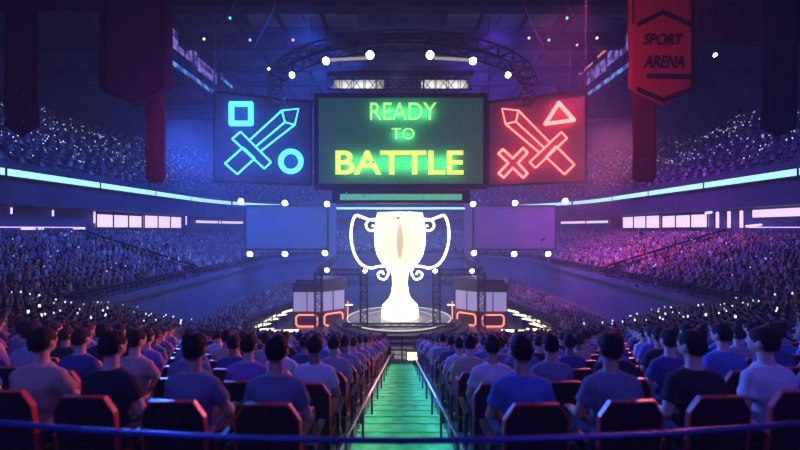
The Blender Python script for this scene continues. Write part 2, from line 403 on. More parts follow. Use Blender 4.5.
def make_person_meshes(yaw, pose):
    R = Matrix.Translation((0, 0, 0)) @ Matrix.Rotation(math.radians(yaw), 4, 'Z')
    def hd(p): v = R @ Vector(p); return (v.x, v.y, v.z + .012)
    fwd = (.0, .03, .06)[pose]
    arms = []
    for s in (-1, 1):
        sh = (s*.155, -.02, .962)
        el = (s*(.225, .235, .215)[pose], (.03, .07, -.02)[pose], (.72, .73, .71)[pose])
        wr = (s*(.17, .12, .20)[pose], (.27, .29, .24)[pose], (.64, .66, .66)[pose])
        arms.append((s, sh, el, wr))
    b = MB(); torso(b, 0)
    capsule(b, (0, -.015, .99), (0, .0, 1.14), .060, .051)
    def hsph(c, r): # head ellipsoid rotated
        t = MB(); t.sphere(c, r, 20, 14); b.add([hd(v) for v in t.v], t.f)
    hsph((0, .01, 1.222), (.076, .098, .1)); hsph((0, .05, 1.165), (.056, .062, .055)); hsph((0, .082, 1.135), (.026, .022, .02))
    hsph((0, .075, 1.21), (.06, .03, .05)); hsph((0, .094, 1.235), (.045, .014, .012))
    hsph((0, .118, 1.188), (.013, .018, .014)); hsph((0, .108, 1.205), (.009, .014, .022)); hsph((0, .104, 1.157), (.022, .010, .009))
    for s in (-1, 1): hsph((s*.078, .004, 1.195), (.011, .02, .032))
    for s, sh, el, wr in arms:
        capsule(b, (s*.09, -.02, .99), sh, .05, .052); capsule(b, sh, el, .049, .038); capsule(b, el, wr, .040, .026)
        # hand with fingers
        w = Vector(wr); d = (Vector((s*.11, wr[1]+.3, .60)) - w).normalized(); sx = Vector((s, 0, 0))
        palm = w + d*.05; capsule(b, w, palm, .024, .026); capsule(b, palm - sx*.018, palm + sx*.018 + d*.02, .018, .018)
        for k in range(4):
            base = palm + d*.02 + sx*(-.036 + .024*k); L = (.062, .075, .07, .055)[3-k]
            mid = base + d*L*.55; capsule(b, base, mid, .0095, .009, 8); capsule(b, mid, mid + (d + Vector((0,0,-.6))).normalized()*L*.45, .009, .0078, 8)
        tb = w + d*.02 - sx*.02; capsule(b, tb, tb - sx*.03 + d*.045, .011, .009, 8)
    for s in (-1, 1):
        capsule(b, (s*.09, .0, .54), (s*.12, .42, .54), .088, .06); capsule(b, (s*.12, .42, .54), (s*.13, .46, .1), .058, .04); capsule(b, (s*.13, .44, .06), (s*.14, .60, .045), .045, .035)
    body = remesh(b, .011, 2)
    # eyes: small spheres let into the face, second slot
    e = MB()
    for s in (-1, 1): 
        t = MB(); t.sphere((s*.030, .094, 1.212), .0115, 8, 6); e.add([hd(v) for v in t.v], t.f)
    bm = bmesh.new(); bm.from_mesh(body); vs = [bm.verts.new(v) for v in e.v]
    for f in e.f:
        ff = bm.faces.new([vs[i] for i in f]); ff.material_index = 1; ff.smooth = True
    bm.to_mesh(body); bm.free()
    sh_ = MB(); torso(sh_, .011, .5)
    for s, a, el, wr in arms:
        mid = Vector(a).lerp(Vector(el), .62)
        capsule(sh_, (s*.09, -.02, .992), a, .058, .062); sh_.tube([a, mid], .061, 12, r2=.060)
    shirt = remesh(sh_, .013, 3)
    bm = bmesh.new(); bm.from_mesh(shirt)
    nz = lambda v: .006*math.sin(v.z*42 + v.x*9) * max(0, 1 - abs(v.z - .72)*3)
    for v in bm.verts: v.co += v.normal * nz(v.co)
    bm.to_mesh(shirt); bm.free()
    tr = MB()
    tr.loft([[((w+.012)*math.cos(a), y+(d+.012)*math.sin(a), z) for a in [2*PI*i/18 for i in range(18)]] for z, w, d, y in TORSO[:2]])
    for s in (-1, 1):
        capsule(tr, (s*.09, .0, .54), (s*.12, .42, .54), .10, .072); tr.tube([(s*.12, .42, .54), (s*.13, .46, .12)], .07, 12, r2=.058)
        capsule(tr, (s*.12, .42, .54), (s*.12, .43, .5), .07, .07)
    trous = remesh(tr, .016, 3)
    # hair cap
    h = MB(); t = MB(); t.sphere((0, .006, 1.226), (.081, .102, .104), 24, 18); h.add([hd(v) for v in t.v], t.f)
    t = MB(); t.sphere((0, -.040, 1.185), (.062, .048, .05), 16, 12); h.add([hd(v) for v in t.v], t.f)
    hair = remesh(h, .010, 1)
    bm = bmesh.new(); bm.from_mesh(hair)
    def cut(p, n):
        g = bm.verts[:] + bm.edges[:] + bm.faces[:]
        bmesh.ops.bisect_plane(bm, geom=g, plane_co=Vector(hd(p)), plane_no=(R.to_3x3() @ Vector(n)), clear_outer=True)
        ed = [x for x in bm.edges if x.is_boundary]
        if ed: bmesh.ops.holes_fill(bm, edges=ed, sides=0)
    cut((0, .085, 1.245), (0, .50, -.62)); cut((0, -.03, 1.15), (0, -.25, -1))
    for v in bm.verts:
        v.co += v.normal * .0035 * math.sin(v.co.x*190 + v.co.z*120) * math.cos(v.co.y*160)
    for f in bm.faces: f.smooth = True
    bm.to_mesh(hair); bm.free()
    sho = []
    for s in (-1, 1):
        t = MB(); capsule(t, (s*.13, .42, .05), (s*.14, .61, .045), .055, .043); t.box((s*.135-.045, .38, .002), (s*.135+.045, .65, .02)); sho.append(remesh(t, .014, 2))
    for me, m in ((body, None), (shirt, None), (trous, None), (hair, None)): me.materials.clear(); me.materials.append(M_skin[0])
    body.materials.append(M_eye)
    return dict(body=body, shirt=shirt, trousers=trous, hair=hair, shoes=sho)
VAR = [make_person_meshes(yaw, p) for yaw, p in ((0, 0), (-14, 1), (16, 2), (5, 1), (-6, 0))]

def put(name, me, parent, m=None, loc=(0,0,0)):
    o = bpy.data.objects.new(name, me); C.objects.link(o); o.parent = parent; o.location = loc
    if m is not None:
        if not me.materials: me.materials.append(m)
        o.material_slots[0].link = 'OBJECT'; o.material_slots[0].material = m
    return o
# seat parts
def seat_meshes():
    out = [(-.220, .36), (.220, .36), (.220, .825), (.150, .935), (-.150, .935), (-.220, .825)]
    inn = [(-.208, .375), (.208, .375), (.208, .821), (.145, .922), (-.145, .922), (-.208, .821)]
    lean = lambda z: -.20 - .10*(z - .4)
    back = MB(); back.prism(inn, -.018, .018, lambda u, v, d: (u, lean(v) + d, v))
    # slightly dished front panel with stitching ridges
    for zz in (.50, .62, .74): back.box((-.20, lean(zz)-.022, zz-.004), (.20, lean(zz)-.016, zz+.004))
    ring = MB(); n = 6
    vs = []; fs = []
    for poly, in ((out,), (inn,)):
        for d in (-.024, .020): vs += [(u, lean(v) + d, v) for u, v in poly]
    for i in range(n):
        j = (i+1) % n
        fs += [(i, j, n+j, n+i), (2*n+i, 3*n+i, 3*n+j, 2*n+j), (i, 2*n+i, 2*n+j, j), (n+i, n+j, 3*n+j, 3*n+i)]
    ring.add(vs, fs)
    pan = MB(); pan.box((-.22, -.17, .37), (.22, .26, .43)); pan.box((-.20, -.15, .43), (.20, .27, .45))
    arm = MB(); arm.box((-.025, -.20, .60), (.025, .16, .63)); arm.box((-.018, -.14, .0), (.018, -.08, .60))
    leg = MB(); leg.box((-.03, -.05, 0), (.03, .03, .37)); leg.box((-.10, -.10, 0), (.10, .08, .015))
    r = {}
    for k, mb, m, bev in (('backrest', back, M_seat, .006), ('edge_trim', ring, M_trim, .004), ('seat_pan', pan, M_pan, .01), ('armrest', arm, M_black, .005), ('leg', leg, M_steel, 0)):
        o = mb.build(k, m)
        if bev:
            bm = bmesh.new(); bm.from_mesh(o.data); bmesh.ops.bevel(bm, geom=bm.edges[:], offset=bev, segments=2, affect='EDGES', clamp_overlap=True); bm.to_mesh(o.data); bm.free()
        r[k] = o.data; bpy.data.objects.remove(o)
    return r
ST = seat_meshes()
# all places of the near stand
places = []
for n in range(ROWS):
    for sd in (-1, 1):
        k = 0
        while True:
            x = .89 + .65 * k
            if x > 23.4: break
            y = row_y(n, x)
            if y < y_end(x) - .8 and x / y < 1.16:
                places.append((math.hypot(x, y), n, sd, k, sd * x, y, row_z(n) + lift(x)))
            k += 1
places.sort()
near = places[:300]; rest = places[300:]
hair_names = list(M_hair); shirt_names = list(SH)
# colours of the front people as the photo shows them: (row, side, seat) -> (shirt, hair, variant, skin)
FIX = {(0,-1,0): ('slate','black',0,1), (0,-1,1): ('slate','black',3,1), (0,-1,2): ('black','dark brown',0,0), (0,-1,3): ('tan','dark brown',3,0),
       (0,1,0): ('blue','black',0,1), (0,1,1): ('slate','dark brown',0,1), (0,1,2): ('black','dark brown',2,0), (0,1,3): ('light grey','dark brown',2,0),
       (1,-1,4): ('navy','brown',0,0), (1,-1,3): ('tan','dark brown',1,0), (1,1,3): ('navy','dark brown',0,0), (1,1,4): ('blue','black',2,0)}
for d, n, sd, k, x, y, z in near:
    side = 'left' if sd < 0 else 'right'
    where = f'{ORDN[n]} row, {ORDN[k]} seat {side} of the aisle'
    rzb = math.atan2(-(0 - x) * 1.0, 60 - y) * -1    # turned a little toward the stage
    rzb = math.atan2(x, 62 - y)
    # seat
    s = empty('arena_seat', (x, y, z), f'dark seat with red edging, {where}', 'seat', 'seats of the near stand', rz=math.atan2(x, 40 - y) * .6)
    bk = put('backrest', ST['backrest'], s); tr = put('edge_trim', ST['edge_trim'], s); tr.parent = bk; put('seat_pan', ST['seat_pan'], s)
    if d < 7:
        put('armrest', ST['armrest'], s, loc=(-.27, 0, 0)); put('armrest', ST['armrest'], s, loc=(.27, 0, 0)); put('leg', ST['leg'], s, loc=(-.15, 0, 0)); put('leg', ST['leg'], s, loc=(.15, 0, 0))
    shn, hn, vi, ski = FIX.get((n, sd, k), (random.choice(shirt_names), random.choice(hair_names), random.randrange(5), random.choice((0, 0, 1, 1, 2))))
    if n == 3 and k == 2 and sd > 0: shn = 'black'
    v = VAR[vi]
    sc = random.uniform(.95, 1.01) if d > 5 else .985
    p = empty('person', (x + random.uniform(-.03, .03), y + .0, z), f'person in {shn} T-shirt, {hn} hair, {where}', 'person', 'spectators of the near stand', rz=rzb + random.uniform(-.10, .10))
    p.scale = (sc, sc, sc)
    put('body', v['body'], p, M_skin[ski]); put('shirt', v['shirt'], p, M_shirt[shn]); put('hair', v['hair'], p, M_hair[hn]); put('trousers', v['trousers'], p, M_jeans)
    if d < 7:
        for sm in v['shoes']: put('shoe', sm, p, M_shoe)

# ------------------------------------------------------------------ crowds nobody could count, one object per section
def arrays(me):
    nv = len(me.vertices); v = np.empty(nv*3); me.vertices.foreach_get('co', v); v = v.reshape(-1, 3)
    me.calc_loop_triangles(); nt = len(me.loop_triangles); t = np.empty(nt*3, dtype=np.int64); me.loop_triangles.foreach_get('vertices', t)
    return v, t.reshape(-1, 3)
def dec(me, ratio):
    o = bpy.data.objects.new('t', me); C.objects.link(o); d = o.modifiers.new('d', 'DECIMATE'); d.ratio = ratio
    dg = bpy.context.evaluated_depsgraph_get(); dg.update(); out = bpy.data.meshes.new_from_object(o.evaluated_get(dg)); bpy.data.objects.remove(o); return out
def figure_lod(budget, kind):
    v = VAR[kind]; Vs = []; Ts = []; Ms = []; n = 0
    for key, b, mi in (('body', budget, 0), ('shirt', budget*.6, 2), ('hair', budget*.3, 1), ('trousers', budget*.3, 3)):
        me = dec(v[key], min(1, b / len(v[key].polygons))); vv, tt = arrays(me); Vs.append(vv); Ts.append(tt + n); Ms.append(np.full(len(tt), mi)); n += len(vv)
    return np.vstack(Vs), np.vstack(Ts), np.concatenate(Ms)
LOD1 = [figure_lod(260, k) for k in (0, 1, 2)]
def simple_figure(arms_up):
    mb = MB()
    mb.mi = 2; mb.loft([[(w*cx, d*cy - .02, z) for cx, cy in ((-1,-.6),(-.5,-1),(.5,-1),(1,-.6),(1,.6),(.5,1),(-.5,1),(-1,.6))] for z, w, d in ((.42, .19, .14), (.75, .19, .13), (1.0, .23, .13), (1.08, .08, .07))])
    mb.mi = 0; mb.sphere((0, .02, 1.21), (.085, .1, .115), 6, 5)
    mb.mi = 1; mb.sphere((0, -.0, 1.235), (.092, .1, .105), 6, 5)
    mb.mi = 0
    for s in (-1, 1):
        if arms_up == s or arms_up == 2: mb.tube([(s*.22, 0, .98), (s*.27, .12, 1.22), (s*.22, .16, 1.48)], .045, 4)
        else: mb.tube([(s*.22, 0, .98), (s*.25, .05, .72), (s*.15, .25, .62)], .05, 4)
    mb.mi = 3; mb.box((-.2, 0, .36), (.2, .45, .54)); mb.box((-.2, .34, 0), (.2, .46, .4))
    T = []; Ms = []
    for f, m in zip(mb.f, mb.m):
        for i in range(1, len(f)-1): T.append((f[0], f[i], f[i+1])); Ms.append(m)
    return np.array(mb.v), np.array(T), np.array(Ms)
LOD2 = [simple_figure(0), simple_figure(0), simple_figure(0), simple_figure(1), simple_figure(2)]
def crowd(spots, lods, name, label, seats=True, sc=1.0, skins=None):
    """spots: (x, y, z, yaw) -> one mesh of many people"""
    Vs, Ts, Ms = [], [], []; n = 0; nsh = len(shirt_names)
    for x, y, z, a in spots:
        v, t, m = lods[rng.integers(len(lods))]
        s = sc * rng.uniform(.92, 1.06); ca, sa = math.cos(a), math.sin(a)
        q = v * s; q = np.column_stack((q[:,0]*ca - q[:,1]*sa + x, q[:,0]*sa + q[:,1]*ca + y, q[:,2] + z))
        Vs.append(q); Ts.append(t + n); n += len(q)
        mm = m.copy(); mm[m == 2] = 3 + rng.integers(nsh) ; mm[m == 3] = 3 + nsh
        mm[m == 0] = 0; mm[m == 1] = 1; Ms.append(mm)
    V = np.vstack(Vs); T = np.vstack(Ts); Mi = np.concatenate(Ms)
    me = bpy.data.meshes.new(name); me.vertices.add(len(V)); me.vertices.foreach_set('co', V.ravel())
    me.loops.add(len(T)*3); me.loops.foreach_set('vertex_index', T.ravel().astype(np.int32)); me.polygons.add(len(T))
    me.polygons.foreach_set('loop_start', np.arange(0, len(T)*3, 3, dtype=np.int32))
    for m in [M_skin[0], M_hair['dark brown'], M_skin[1]] + [M_shirt[k] for k in shirt_names] + [M_jeans]: me.materials.append(m)
    me.polygons.foreach_set('material_index', Mi.astype(np.int32)); me.update(); me.validate()
    o = bpy.data.objects.new(name, me); C.objects.link(o); return tag(o, label, 'crowd', kind='stuff')
yaw_to = lambda x, y: math.atan2(x, 50 - y) if y < 45 else math.atan2(x, -(y - 45) - .01)
def face(x, y):  # look at the stage
    return math.atan2(x, 45 - y)
for sd, nm, _ in SIDES:
    sp = [(x, y, z, face(x, y) * .8 + random.uniform(-.2, .2)) for d, n, s_, k, x, y, z in rest if s_ == sd and d < 24]
    crowd(sp, LOD1, 'crowd', f'dim crowd filling the lower rows of the near stand {nm} of the aisle')
    sp = [(x, y, z, face(x, y) * .8 + random.uniform(-.2, .2)) for d, n, s_, k, x, y, z in rest if s_ == sd and d >= 24]
    crowd(sp, LOD2, 'crowd', f'dark crowd at the far corner of the near stand on the {nm}')
    # simple seat backs for them
    mb = MB()
    for d, n, s_, k, x, y, z in rest:
        if s_ != sd: continue
        a = math.atan2(x, 40 - y) * .6; ux = Vector((math.cos(a), math.sin(a), 0)); uy = Vector((-math.sin(a), math.cos(a), 0)); c = Vector((x, y, z)) - uy*.23
        mb.mi = 0; mb.obox(c + Vector((0,0,.60)), ux*.22, uy*.03, (0,0,.24)); mb.mi = 1; mb.obox(c + Vector((0,0,.865)), ux*.17, uy*.035, (0,0,.02))
    tag(mb.build('seat_rows', [M_seat, M_trim]), f'far dark seats with red edges in the near stand {nm} of the aisle', 'seats', kind='stuff')
    # balcony crowd
    sp = []
    for i in range(BAL_ROWS):
        o = 1.0 + (i + .45) * 9.0 / BAL_ROWS; z = bal_z(1.0 + i * 9.0 / BAL_ROWS); t = 14.2
        while t < 66:
            if t > 46:
                L = (13.5 + o) * PI / 2 / 20
            else: L = 1
            if not (30.0 < t < 31.1 or 47.5 < t < 48.3) and rng.random() > .06:
                p = wall_pt(o + rng.uniform(-.05, .05), t, z, sd); sp.append((p.x, p.y, p.z, face(p.x, p.y) + rng.uniform(-.3, .3)))
            t += .50 / L * rng.uniform(.9, 1.12)
    crowd(sp, LOD2, 'crowd', f'packed crowd on the {nm} balcony under the suite windows', sc=1.15)
    sp = []
    for i in range(5):
        o = -5.85 + i * .75 + .3; z = -7.4 + i * .09; t = 25.3
        while t < 60:
            L = (13.5 + o) * PI / 2 / 20 if t > 46 else 1
            p = wall_pt(o, t, z, sd); sp.append((p.x, p.y, p.z, face(p.x, p.y) + rng.uniform(-.3, .3)))
            t += .62 / L * rng.uniform(.9, 1.15)
    crowd(sp, LOD2, 'crowd', f'crowd on the lower terrace under the {nm} balcony wall', sc=1.2)
    sp = []
    for i in range(19):
        o = 9.4 + i * .85 + .4; z = 4.1 + i * .5; t = 16
        while t < 66:
            L = (13.5 + o) * PI / 2 / 20 if t > 46 else 1
            p = wall_pt(o, t, z, sd); sp.append((p.x, p.y, p.z, face(p.x, p.y)))
            t += 1.05 / L * rng.uniform(.75, 1.4)
    crowd(sp, LOD2[:3], 'crowd', f'faint crowd on the {nm} upper deck above the ribbon board', sc=1.0)

# phones held up in the crowd
def phone_mesh(k):
    mb = MB(); mb.mi = 0; mb.box((-.05*k, -.008, 0), (.05*k, .012, .15*k)); mb.mi = 1; mb.box((-.045*k, -.014, .01*k), (.045*k, -.008, .14*k))
    o = mb.build('phone', [M_black, M_phone_em]); me = o.data; bpy.data.objects.remove(o); return me
PH = [phone_mesh(k) for k in (.55, .8)]; PHU = phone_mesh(1.0)
cnt = 0
for sd, nm, _ in SIDES:
    sec = [q for q in rest if q[2] == sd and q[0] > 15 and abs(q[4]) > 11]
    for q in random.sample(sec, min(50, len(sec))):
        o = bpy.data.objects.new('phone', random.choice(PH)); C.objects.link(o); o.location = (q[4], q[5]+.3, q[6] + 1.35 + random.uniform(-.1, .15)); o.rotation_euler = (random.uniform(-.3, .3), 0, random.uniform(-.5, .5))
        tag(o, f'tiny lit phone held up in the dark {nm} corner of the near stand', 'phone', f'lit phones in the dark {nm} corner'); cnt += 1
    for i in range(50):
        oo = rng.uniform(1.2, 9.4); t = 20.5 + 26 * rng.random()**1.3; p = wall_pt(oo, t, bal_z(oo), sd)
        o = bpy.data.objects.new('phone', random.choice(PH)); C.objects.link(o); o.location = p + Vector((0, 0, 1.35)); o.rotation_euler = (0, 0, random.uniform(-.6, .6))
        tag(o, f'tiny lit phone held up in the {nm} balcony crowd', 'phone', f'lit phones on the {nm} balcony'); cnt += 1
    for i in range(50):
        j = int(rng.integers(1, 18)); oo = 9.8 + j * .85; t = 24 + 22 * rng.random(); p = wall_pt(oo, t, 4.1 + j * .5, sd)
        o = bpy.data.objects.new('phone', PHU); C.objects.link(o); o.location = p + Vector((0, 0, 1.4)); o.rotation_euler = (0, 0, random.uniform(-.6, .6))
        tag(o, f'tiny lit phone in the dark {nm} upper deck', 'phone', f'lit phones on the {nm} upper deck')
    mb = MB()
    for i in range(430):
        band = rng.random()
        if band < .4: j = rng.normal(6.0, 1.5)
        elif band < .8: j = rng.normal(12.5, 1.0)
        else: j = rng.uniform(0, 18)
        j = min(max(j, 0), 18); j = int(j); t = 18 + 46 * rng.random(); p = wall_pt(9.8 + j*.85, t, 4.1 + j*.5, sd) + Vector((0, 0, rng.uniform(1.2, 1.6))); s_ = rng.uniform(.02, .06)
        mb.box((p.x - s_, p.y - .02, p.z - s_), (p.x + s_, p.y + .02, p.z + s_))
    tag(mb.build('phone_lights', M_phone_em), f'sprinkling of tiny phone lights across the {nm} upper deck', 'lights', kind='stuff')

# ------------------------------------------------------------------ trusses
def truss(name, p0, p1, w, bays, label, group=None, up=(0, 0, 1), r=.05, cat='truss', m=None, h=None):
    m = m or M_steel; p0, p1 = Vector(p0), Vector(p1); d = (p1 - p0).normalized(); u = Vector(up); u = (u - d*u.dot(d)).normalized(); s_ = d.cross(u); h = h or w
    e = empty(name, (p0 + p1)/2 if abs(d.z) < .5 else p0, label, cat, group); bpy.context.view_layer.update()
    cor = [(a*s_*w/2 + b*u*h/2) for a, b in ((-1,-1),(1,-1),(1,1),(-1,1))]
    for c in cor:
        mb = MB(); mb.tube([p0+c, p1+c], r, 6); mb.build('chord', m, e)
    mb = MB(); L = p1 - p0
    for i in range(bays):
        a, b = p0 + L*i/bays, p0 + L*(i+1)/bays
        for k in range(4):
            c0, c1 = cor[k], cor[(k+1) % 4]
            if i % 2: c0, c1 = c1, c0
            mb.tube([a+c0, b+c1], r*.6, 4)
            mb.tube([a+cor[k], a+cor[(k+1) % 4]], r*.6, 4)
    mb.build('lattice', m, e)
    return e
# circular lighting truss
def ring_truss(c, R, w, h, nb, label):
    e = empty('ring_truss', c, label, 'truss'); bpy.context.view_layer.update(); c = Vector(c)
    pt = lambda a, rr, z: c + Vector((rr*math.cos(a), rr*math.sin(a), z))
    for rr in (R - w/2, R + w/2):
        for z in (-h/2, h/2):
            mb = MB(); mb.tube([pt(2*PI*i/64, rr, z) for i in range(64)], .075, 6, True); mb.build('chord', M_steel, e)
    mb = MB()
    for i in range(nb):
        a, b = 2*PI*i/nb, 2*PI*(i+1)/nb
        q = [(R-w/2, -h/2), (R+w/2, -h/2), (R+w/2, h/2), (R-w/2, h/2)]
        for k in range(4):
            mb.tube([pt(a, *q[k]), pt(b, *q[(k+1) % 4])], .045, 4); mb.tube([pt(a, *q[k]), pt(a, *q[(k+1) % 4])], .045, 4)
    mb.build('lattice', M_steel, e); return e
ring_truss(B(0, 26, 8.75), 8.3*S, .8*S, .6*S, 44, 'large dark circular lighting truss hanging above the green screen')
# box truss on top of the main screen
truss('box_truss', P(329, 84, 25.5), P(471, 84, 25.5), 1.0*S, 12, 'dark box truss directly on top of the green screen', r=.07, h=1.05*S)
mb = MB(); a = P(327, 72, 25.8); b = P(473, 75, 25.8); mb.box((a.x, a.y-.3, b.z), (b.x, a.y+.3, a.z)); tag(mb.build('steel_beam', M_beam), 'flat dark beam capping the box truss above the screen', 'beam')
M_backp = mat('truss_back_panel', (.40, .42, .42), .6, scale=.7, var=.3)
mb = MB(); a = P(333, 79, 26.4); b = P(384, 89, 26.4); mb.box((a.x, a.y, b.z), (b.x, a.y+.1, a.z)); tag(mb.build('reflector_panel', M_backp), 'pale reflector panel behind the box truss on the blue screen side', 'panel')
mb = MB(); a = P(421, 79, 26.4); b = P(468, 89, 26.4); mb.box((a.x, a.y, b.z), (b.x, a.y+.1, a.z)); tag(mb.build('reflector_panel', M_backp), 'pale reflector panel behind the box truss on the red screen side', 'panel')

# ------------------------------------------------------------------ lamps
def lamp(px, py, d, r, label, group, aim=(0, -1, -.35), em=None, light=0, col=(1,1,1), name='stage_spotlight', hang=None):
    c = P(px, py, d); aim = Vector(aim).normalized()
    e = empty(name, c, label, 'spotlight', group); bpy.context.view_layer.update()
    q = aim.to_track_quat('Z', 'Y')
    def tf(t): t.v = [tuple(c + q @ Vector(v)) for v in t.v]; return t
    t = MB(); t.lathe((0,0,0), [(0, -.1*r), (r*.95, -.1*r), (r*.95, .12*r), (r*.6, .28*r), (0, .34*r)], 20); tf(t).build('lens', em or M_white_em, e, True)
    t = MB(); t.lathe((0,0,0), [(r*.55, -1.6*r), (r*.9, -1.3*r), (r*1.1, -.2*r), (r*1.1, .05*r), (r*.97, .05*r), (r*.97, -.2*r), (0, -.9*r)], 20); tf(t).build('housing', M_black, e)
    t = MB(); t.tube([c + Vector((-1.25*r, 0, 0)), c + Vector((-1.25*r, 0, 1.3*r)), c + Vector((1.25*r, 0, 1.3*r)), c + Vector((1.25*r, 0, 0))], .12*r, 5)
    if hang: t.tube([c + Vector((0, 0, 1.3*r)), c + Vector((0, 0, hang))], .1*r, 5)
    t.build('yoke', M_steel, e)
    if light:
        L = bpy.data.lights.new('spot_beam', 'SPOT'); L.energy = light; L.color = col; L.spot_size = 1.3; L.spot_blend = .8; L.shadow_soft_size = r
        o = bpy.data.objects.new('spot_beam', L); C.objects.link(o); o.location = c + aim * r * 1.0; o.rotation_euler = aim.to_track_quat('-Z', 'Y').to_euler()
    return e
G = 'white lamps around the side screens'
for x, y, w in ((241, 201, 'upper outer'), (285, 203, 'upper middle'), (327, 204, 'upper inner'), (250, 254, 'lower outer'), (285, 254, 'lower middle'), (325, 253, 'lower inner')):
    lamp(x, y, 37.6, .42, f'white lamp at the {w} edge of the left blue side screen', G)
    x2 = {241: 565, 285: 515, 327: 473, 250: 548, 325: 474}[x]
    if (x, y) == (285, 254): x2 = 514
    lamp(x2, y, 37.6, .42, f'white lamp at the {w} edge of the right purple side screen', G)
G = 'white lamps on the circular truss'
for x, y, d, r, w in ((326, 61, 17.3, .24, 'outer lamp of the bright pair above the green screen, blue side'), (370, 55, 16.6, .26, 'inner lamp of the bright pair above the green screen, blue side'), (430, 55, 16.6, .26, 'inner lamp of the bright pair above the green screen, red side'), (473, 61, 17.3, .24, 'outer lamp of the bright pair above the green screen, red side'), (292, 75, 18, .2, 'small lamp low on the circular truss above the blue sword screen'), (508, 75, 18, .2, 'small lamp low on the circular truss above the red sword screen')):
    lamp(x, y, d, r, 'white ' + w, G, aim=(0, -1, -.42), hang=.8)
for (xa, ya, xb, yb, w) in ((329, 60, 367, 58, 'blue'), (434, 58, 470, 60, 'red')):
    mb = MB(); mb.tube([P(xa, ya, 17.3), P(xb, yb, 17.3)], .11, 8); tag(mb.build('light_bar', mat('light_bar_pale', (.6,.58,.5), .4, emis=(.9,.86,.75), strength=.35)), f'pale horizontal bar between two bright lamps above the screen, {w} side', 'light')
G = 'white lamps on the stage gantry'
for x, y, w in ((327, 270, 'outer left'), (365, 271, 'inner left'), (435, 271, 'inner right'), (472, 271, 'outer right')):
    lamp(x, y, 27.4, .24, f'white lamp on top of the {w} stage gantry tower', G)
# little coloured and white lamps under the roof
for x, y, c, w in ((230, 18, (.1, 1, .5), 'green'), (293, 40, (1, .25, .15), 'red'), (250, 40, (.2, .5, 1), 'blue'), (204, 39, (1, .9, .6), 'warm white'), (269, 69, (.8, .9, 1), 'white'), (567, 18, (.1, 1, .6), 'green'), (597, 38, (1, .9, .8), 'warm white'), (549, 40, (.3, .6, 1), 'blue'), (529, 38, (1, .6, .3), 'orange'), (577, 45, (.9, .2, .3), 'red'), (715, 55, (.9, .95, 1), 'white')):
    side = 'left' if x < 400 else 'right'
    em = mat(f'lamp_lens_{w.replace(" ", "_")}', (.5,.5,.5), .3, emis=c, strength=2.5)
    lamp(x, y, 33 if x != 715 else 22, .16, f'small {w} effect lamp under the {side} part of the roof', None, em=em, aim=(0, -1, -.8), name='effect_lamp', hang=.9)

# ------------------------------------------------------------------ main screen
def led_mat(name, base, em, strength, sx=60):
    m = bpy.data.materials.new(name); m.use_nodes = True; nt = m.node_tree; b = nt.nodes['Principled BSDF']
    tc = nt.nodes.new('ShaderNodeTexCoord'); br = nt.nodes.new('ShaderNodeTexBrick'); br.offset = 0
    br.inputs['Scale'].default_value = 1.0; br.inputs['Brick Width'].default_value = .22; br.inputs['Row Height'].default_value = .22; br.inputs['Mortar Size'].default_value = .025
    br.inputs['Color1'].default_value = (*base, 1); br.inputs['Color2'].default_value = (*[c*1.2 for c in base], 1); br.inputs['Mortar'].default_value = (*[c*.35 for c in base], 1)
    mp = nt.nodes.new('ShaderNodeMapping'); mp.inputs['Rotation'].default_value = (PI/2, 0, 0)
    nt.links.new(tc.outputs['Object'], mp.inputs['Vector']); nt.links.new(mp.outputs['Vector'], br.inputs['Vector']); nt.links.new(br.outputs['Color'], b.inputs['Base Color'])
    b.inputs['Roughness'].default_value = .6; b.inputs['Emission Color'].default_value = (*em, 1); b.inputs['Emission Strength'].default_value = strength
    return m
M_scr = led_mat('green_led_screen', (.10, .24, .19), (.03, .20, .11), .28)
DM = 26.0
o_scr = empty('main_screen', P(401, 141, DM), 'large green LED screen reading READY TO BATTLE hanging in the middle', 'screen'); bpy.context.view_layer.update()
def flat(x0, y0, x1, y1, d, th, name, m, par, bev=0):
    a, b = P(x0, y0, d), P(x1, y1, d); mb = MB(); mb.box((a.x, a.y, b.z), (b.x, a.y + th, a.z)); return mb.build(name, m, par)
flat(319, 98, 483, 184, DM, .12, 'led_panel', M_scr, o_scr)
M_frame = mat('screen_frame', (.02, .028, .035), .5)
fr = MB()
for x0, y0, x1, y1 in ((314.5, 94, 487, 98), (314.5, 184, 487, 189.5), (314.5, 98, 319, 184), (483, 98, 487, 184)):
    a, b = P(x0, y0, DM), P(x1, y1, DM); fr.box((a.x, a.y-.25, b.z), (b.x, a.y+.9, a.z))
fr.build('frame', M_frame, o_scr)
flat(332, 190, 470, 203, DM+.3, .6, 'lower_housing', M_frame, o_scr)
flat(319, 98, 483, 184, DM + .2, .5, 'back_box', M_frame, o_scr)
flat(340, 194, 462, 200, DM+.25, .1, 'lower_vent_glow', mat('vent_bloom_glow', (.2,.4,.3), .4, emis=(.10, .48, .26), strength=.9), o_scr)  # lower vent made to glow for the green bloom under the screen
M_gtxt = mat('ready_text_neon', (.3, .8, .3), .4, emis=(.42, 1.0, .26), strength=1.1)
M_ytxt = mat('battle_text_neon', (.8, .9, .3), .4, emis=(.86, 1.0, .16), strength=1.15)
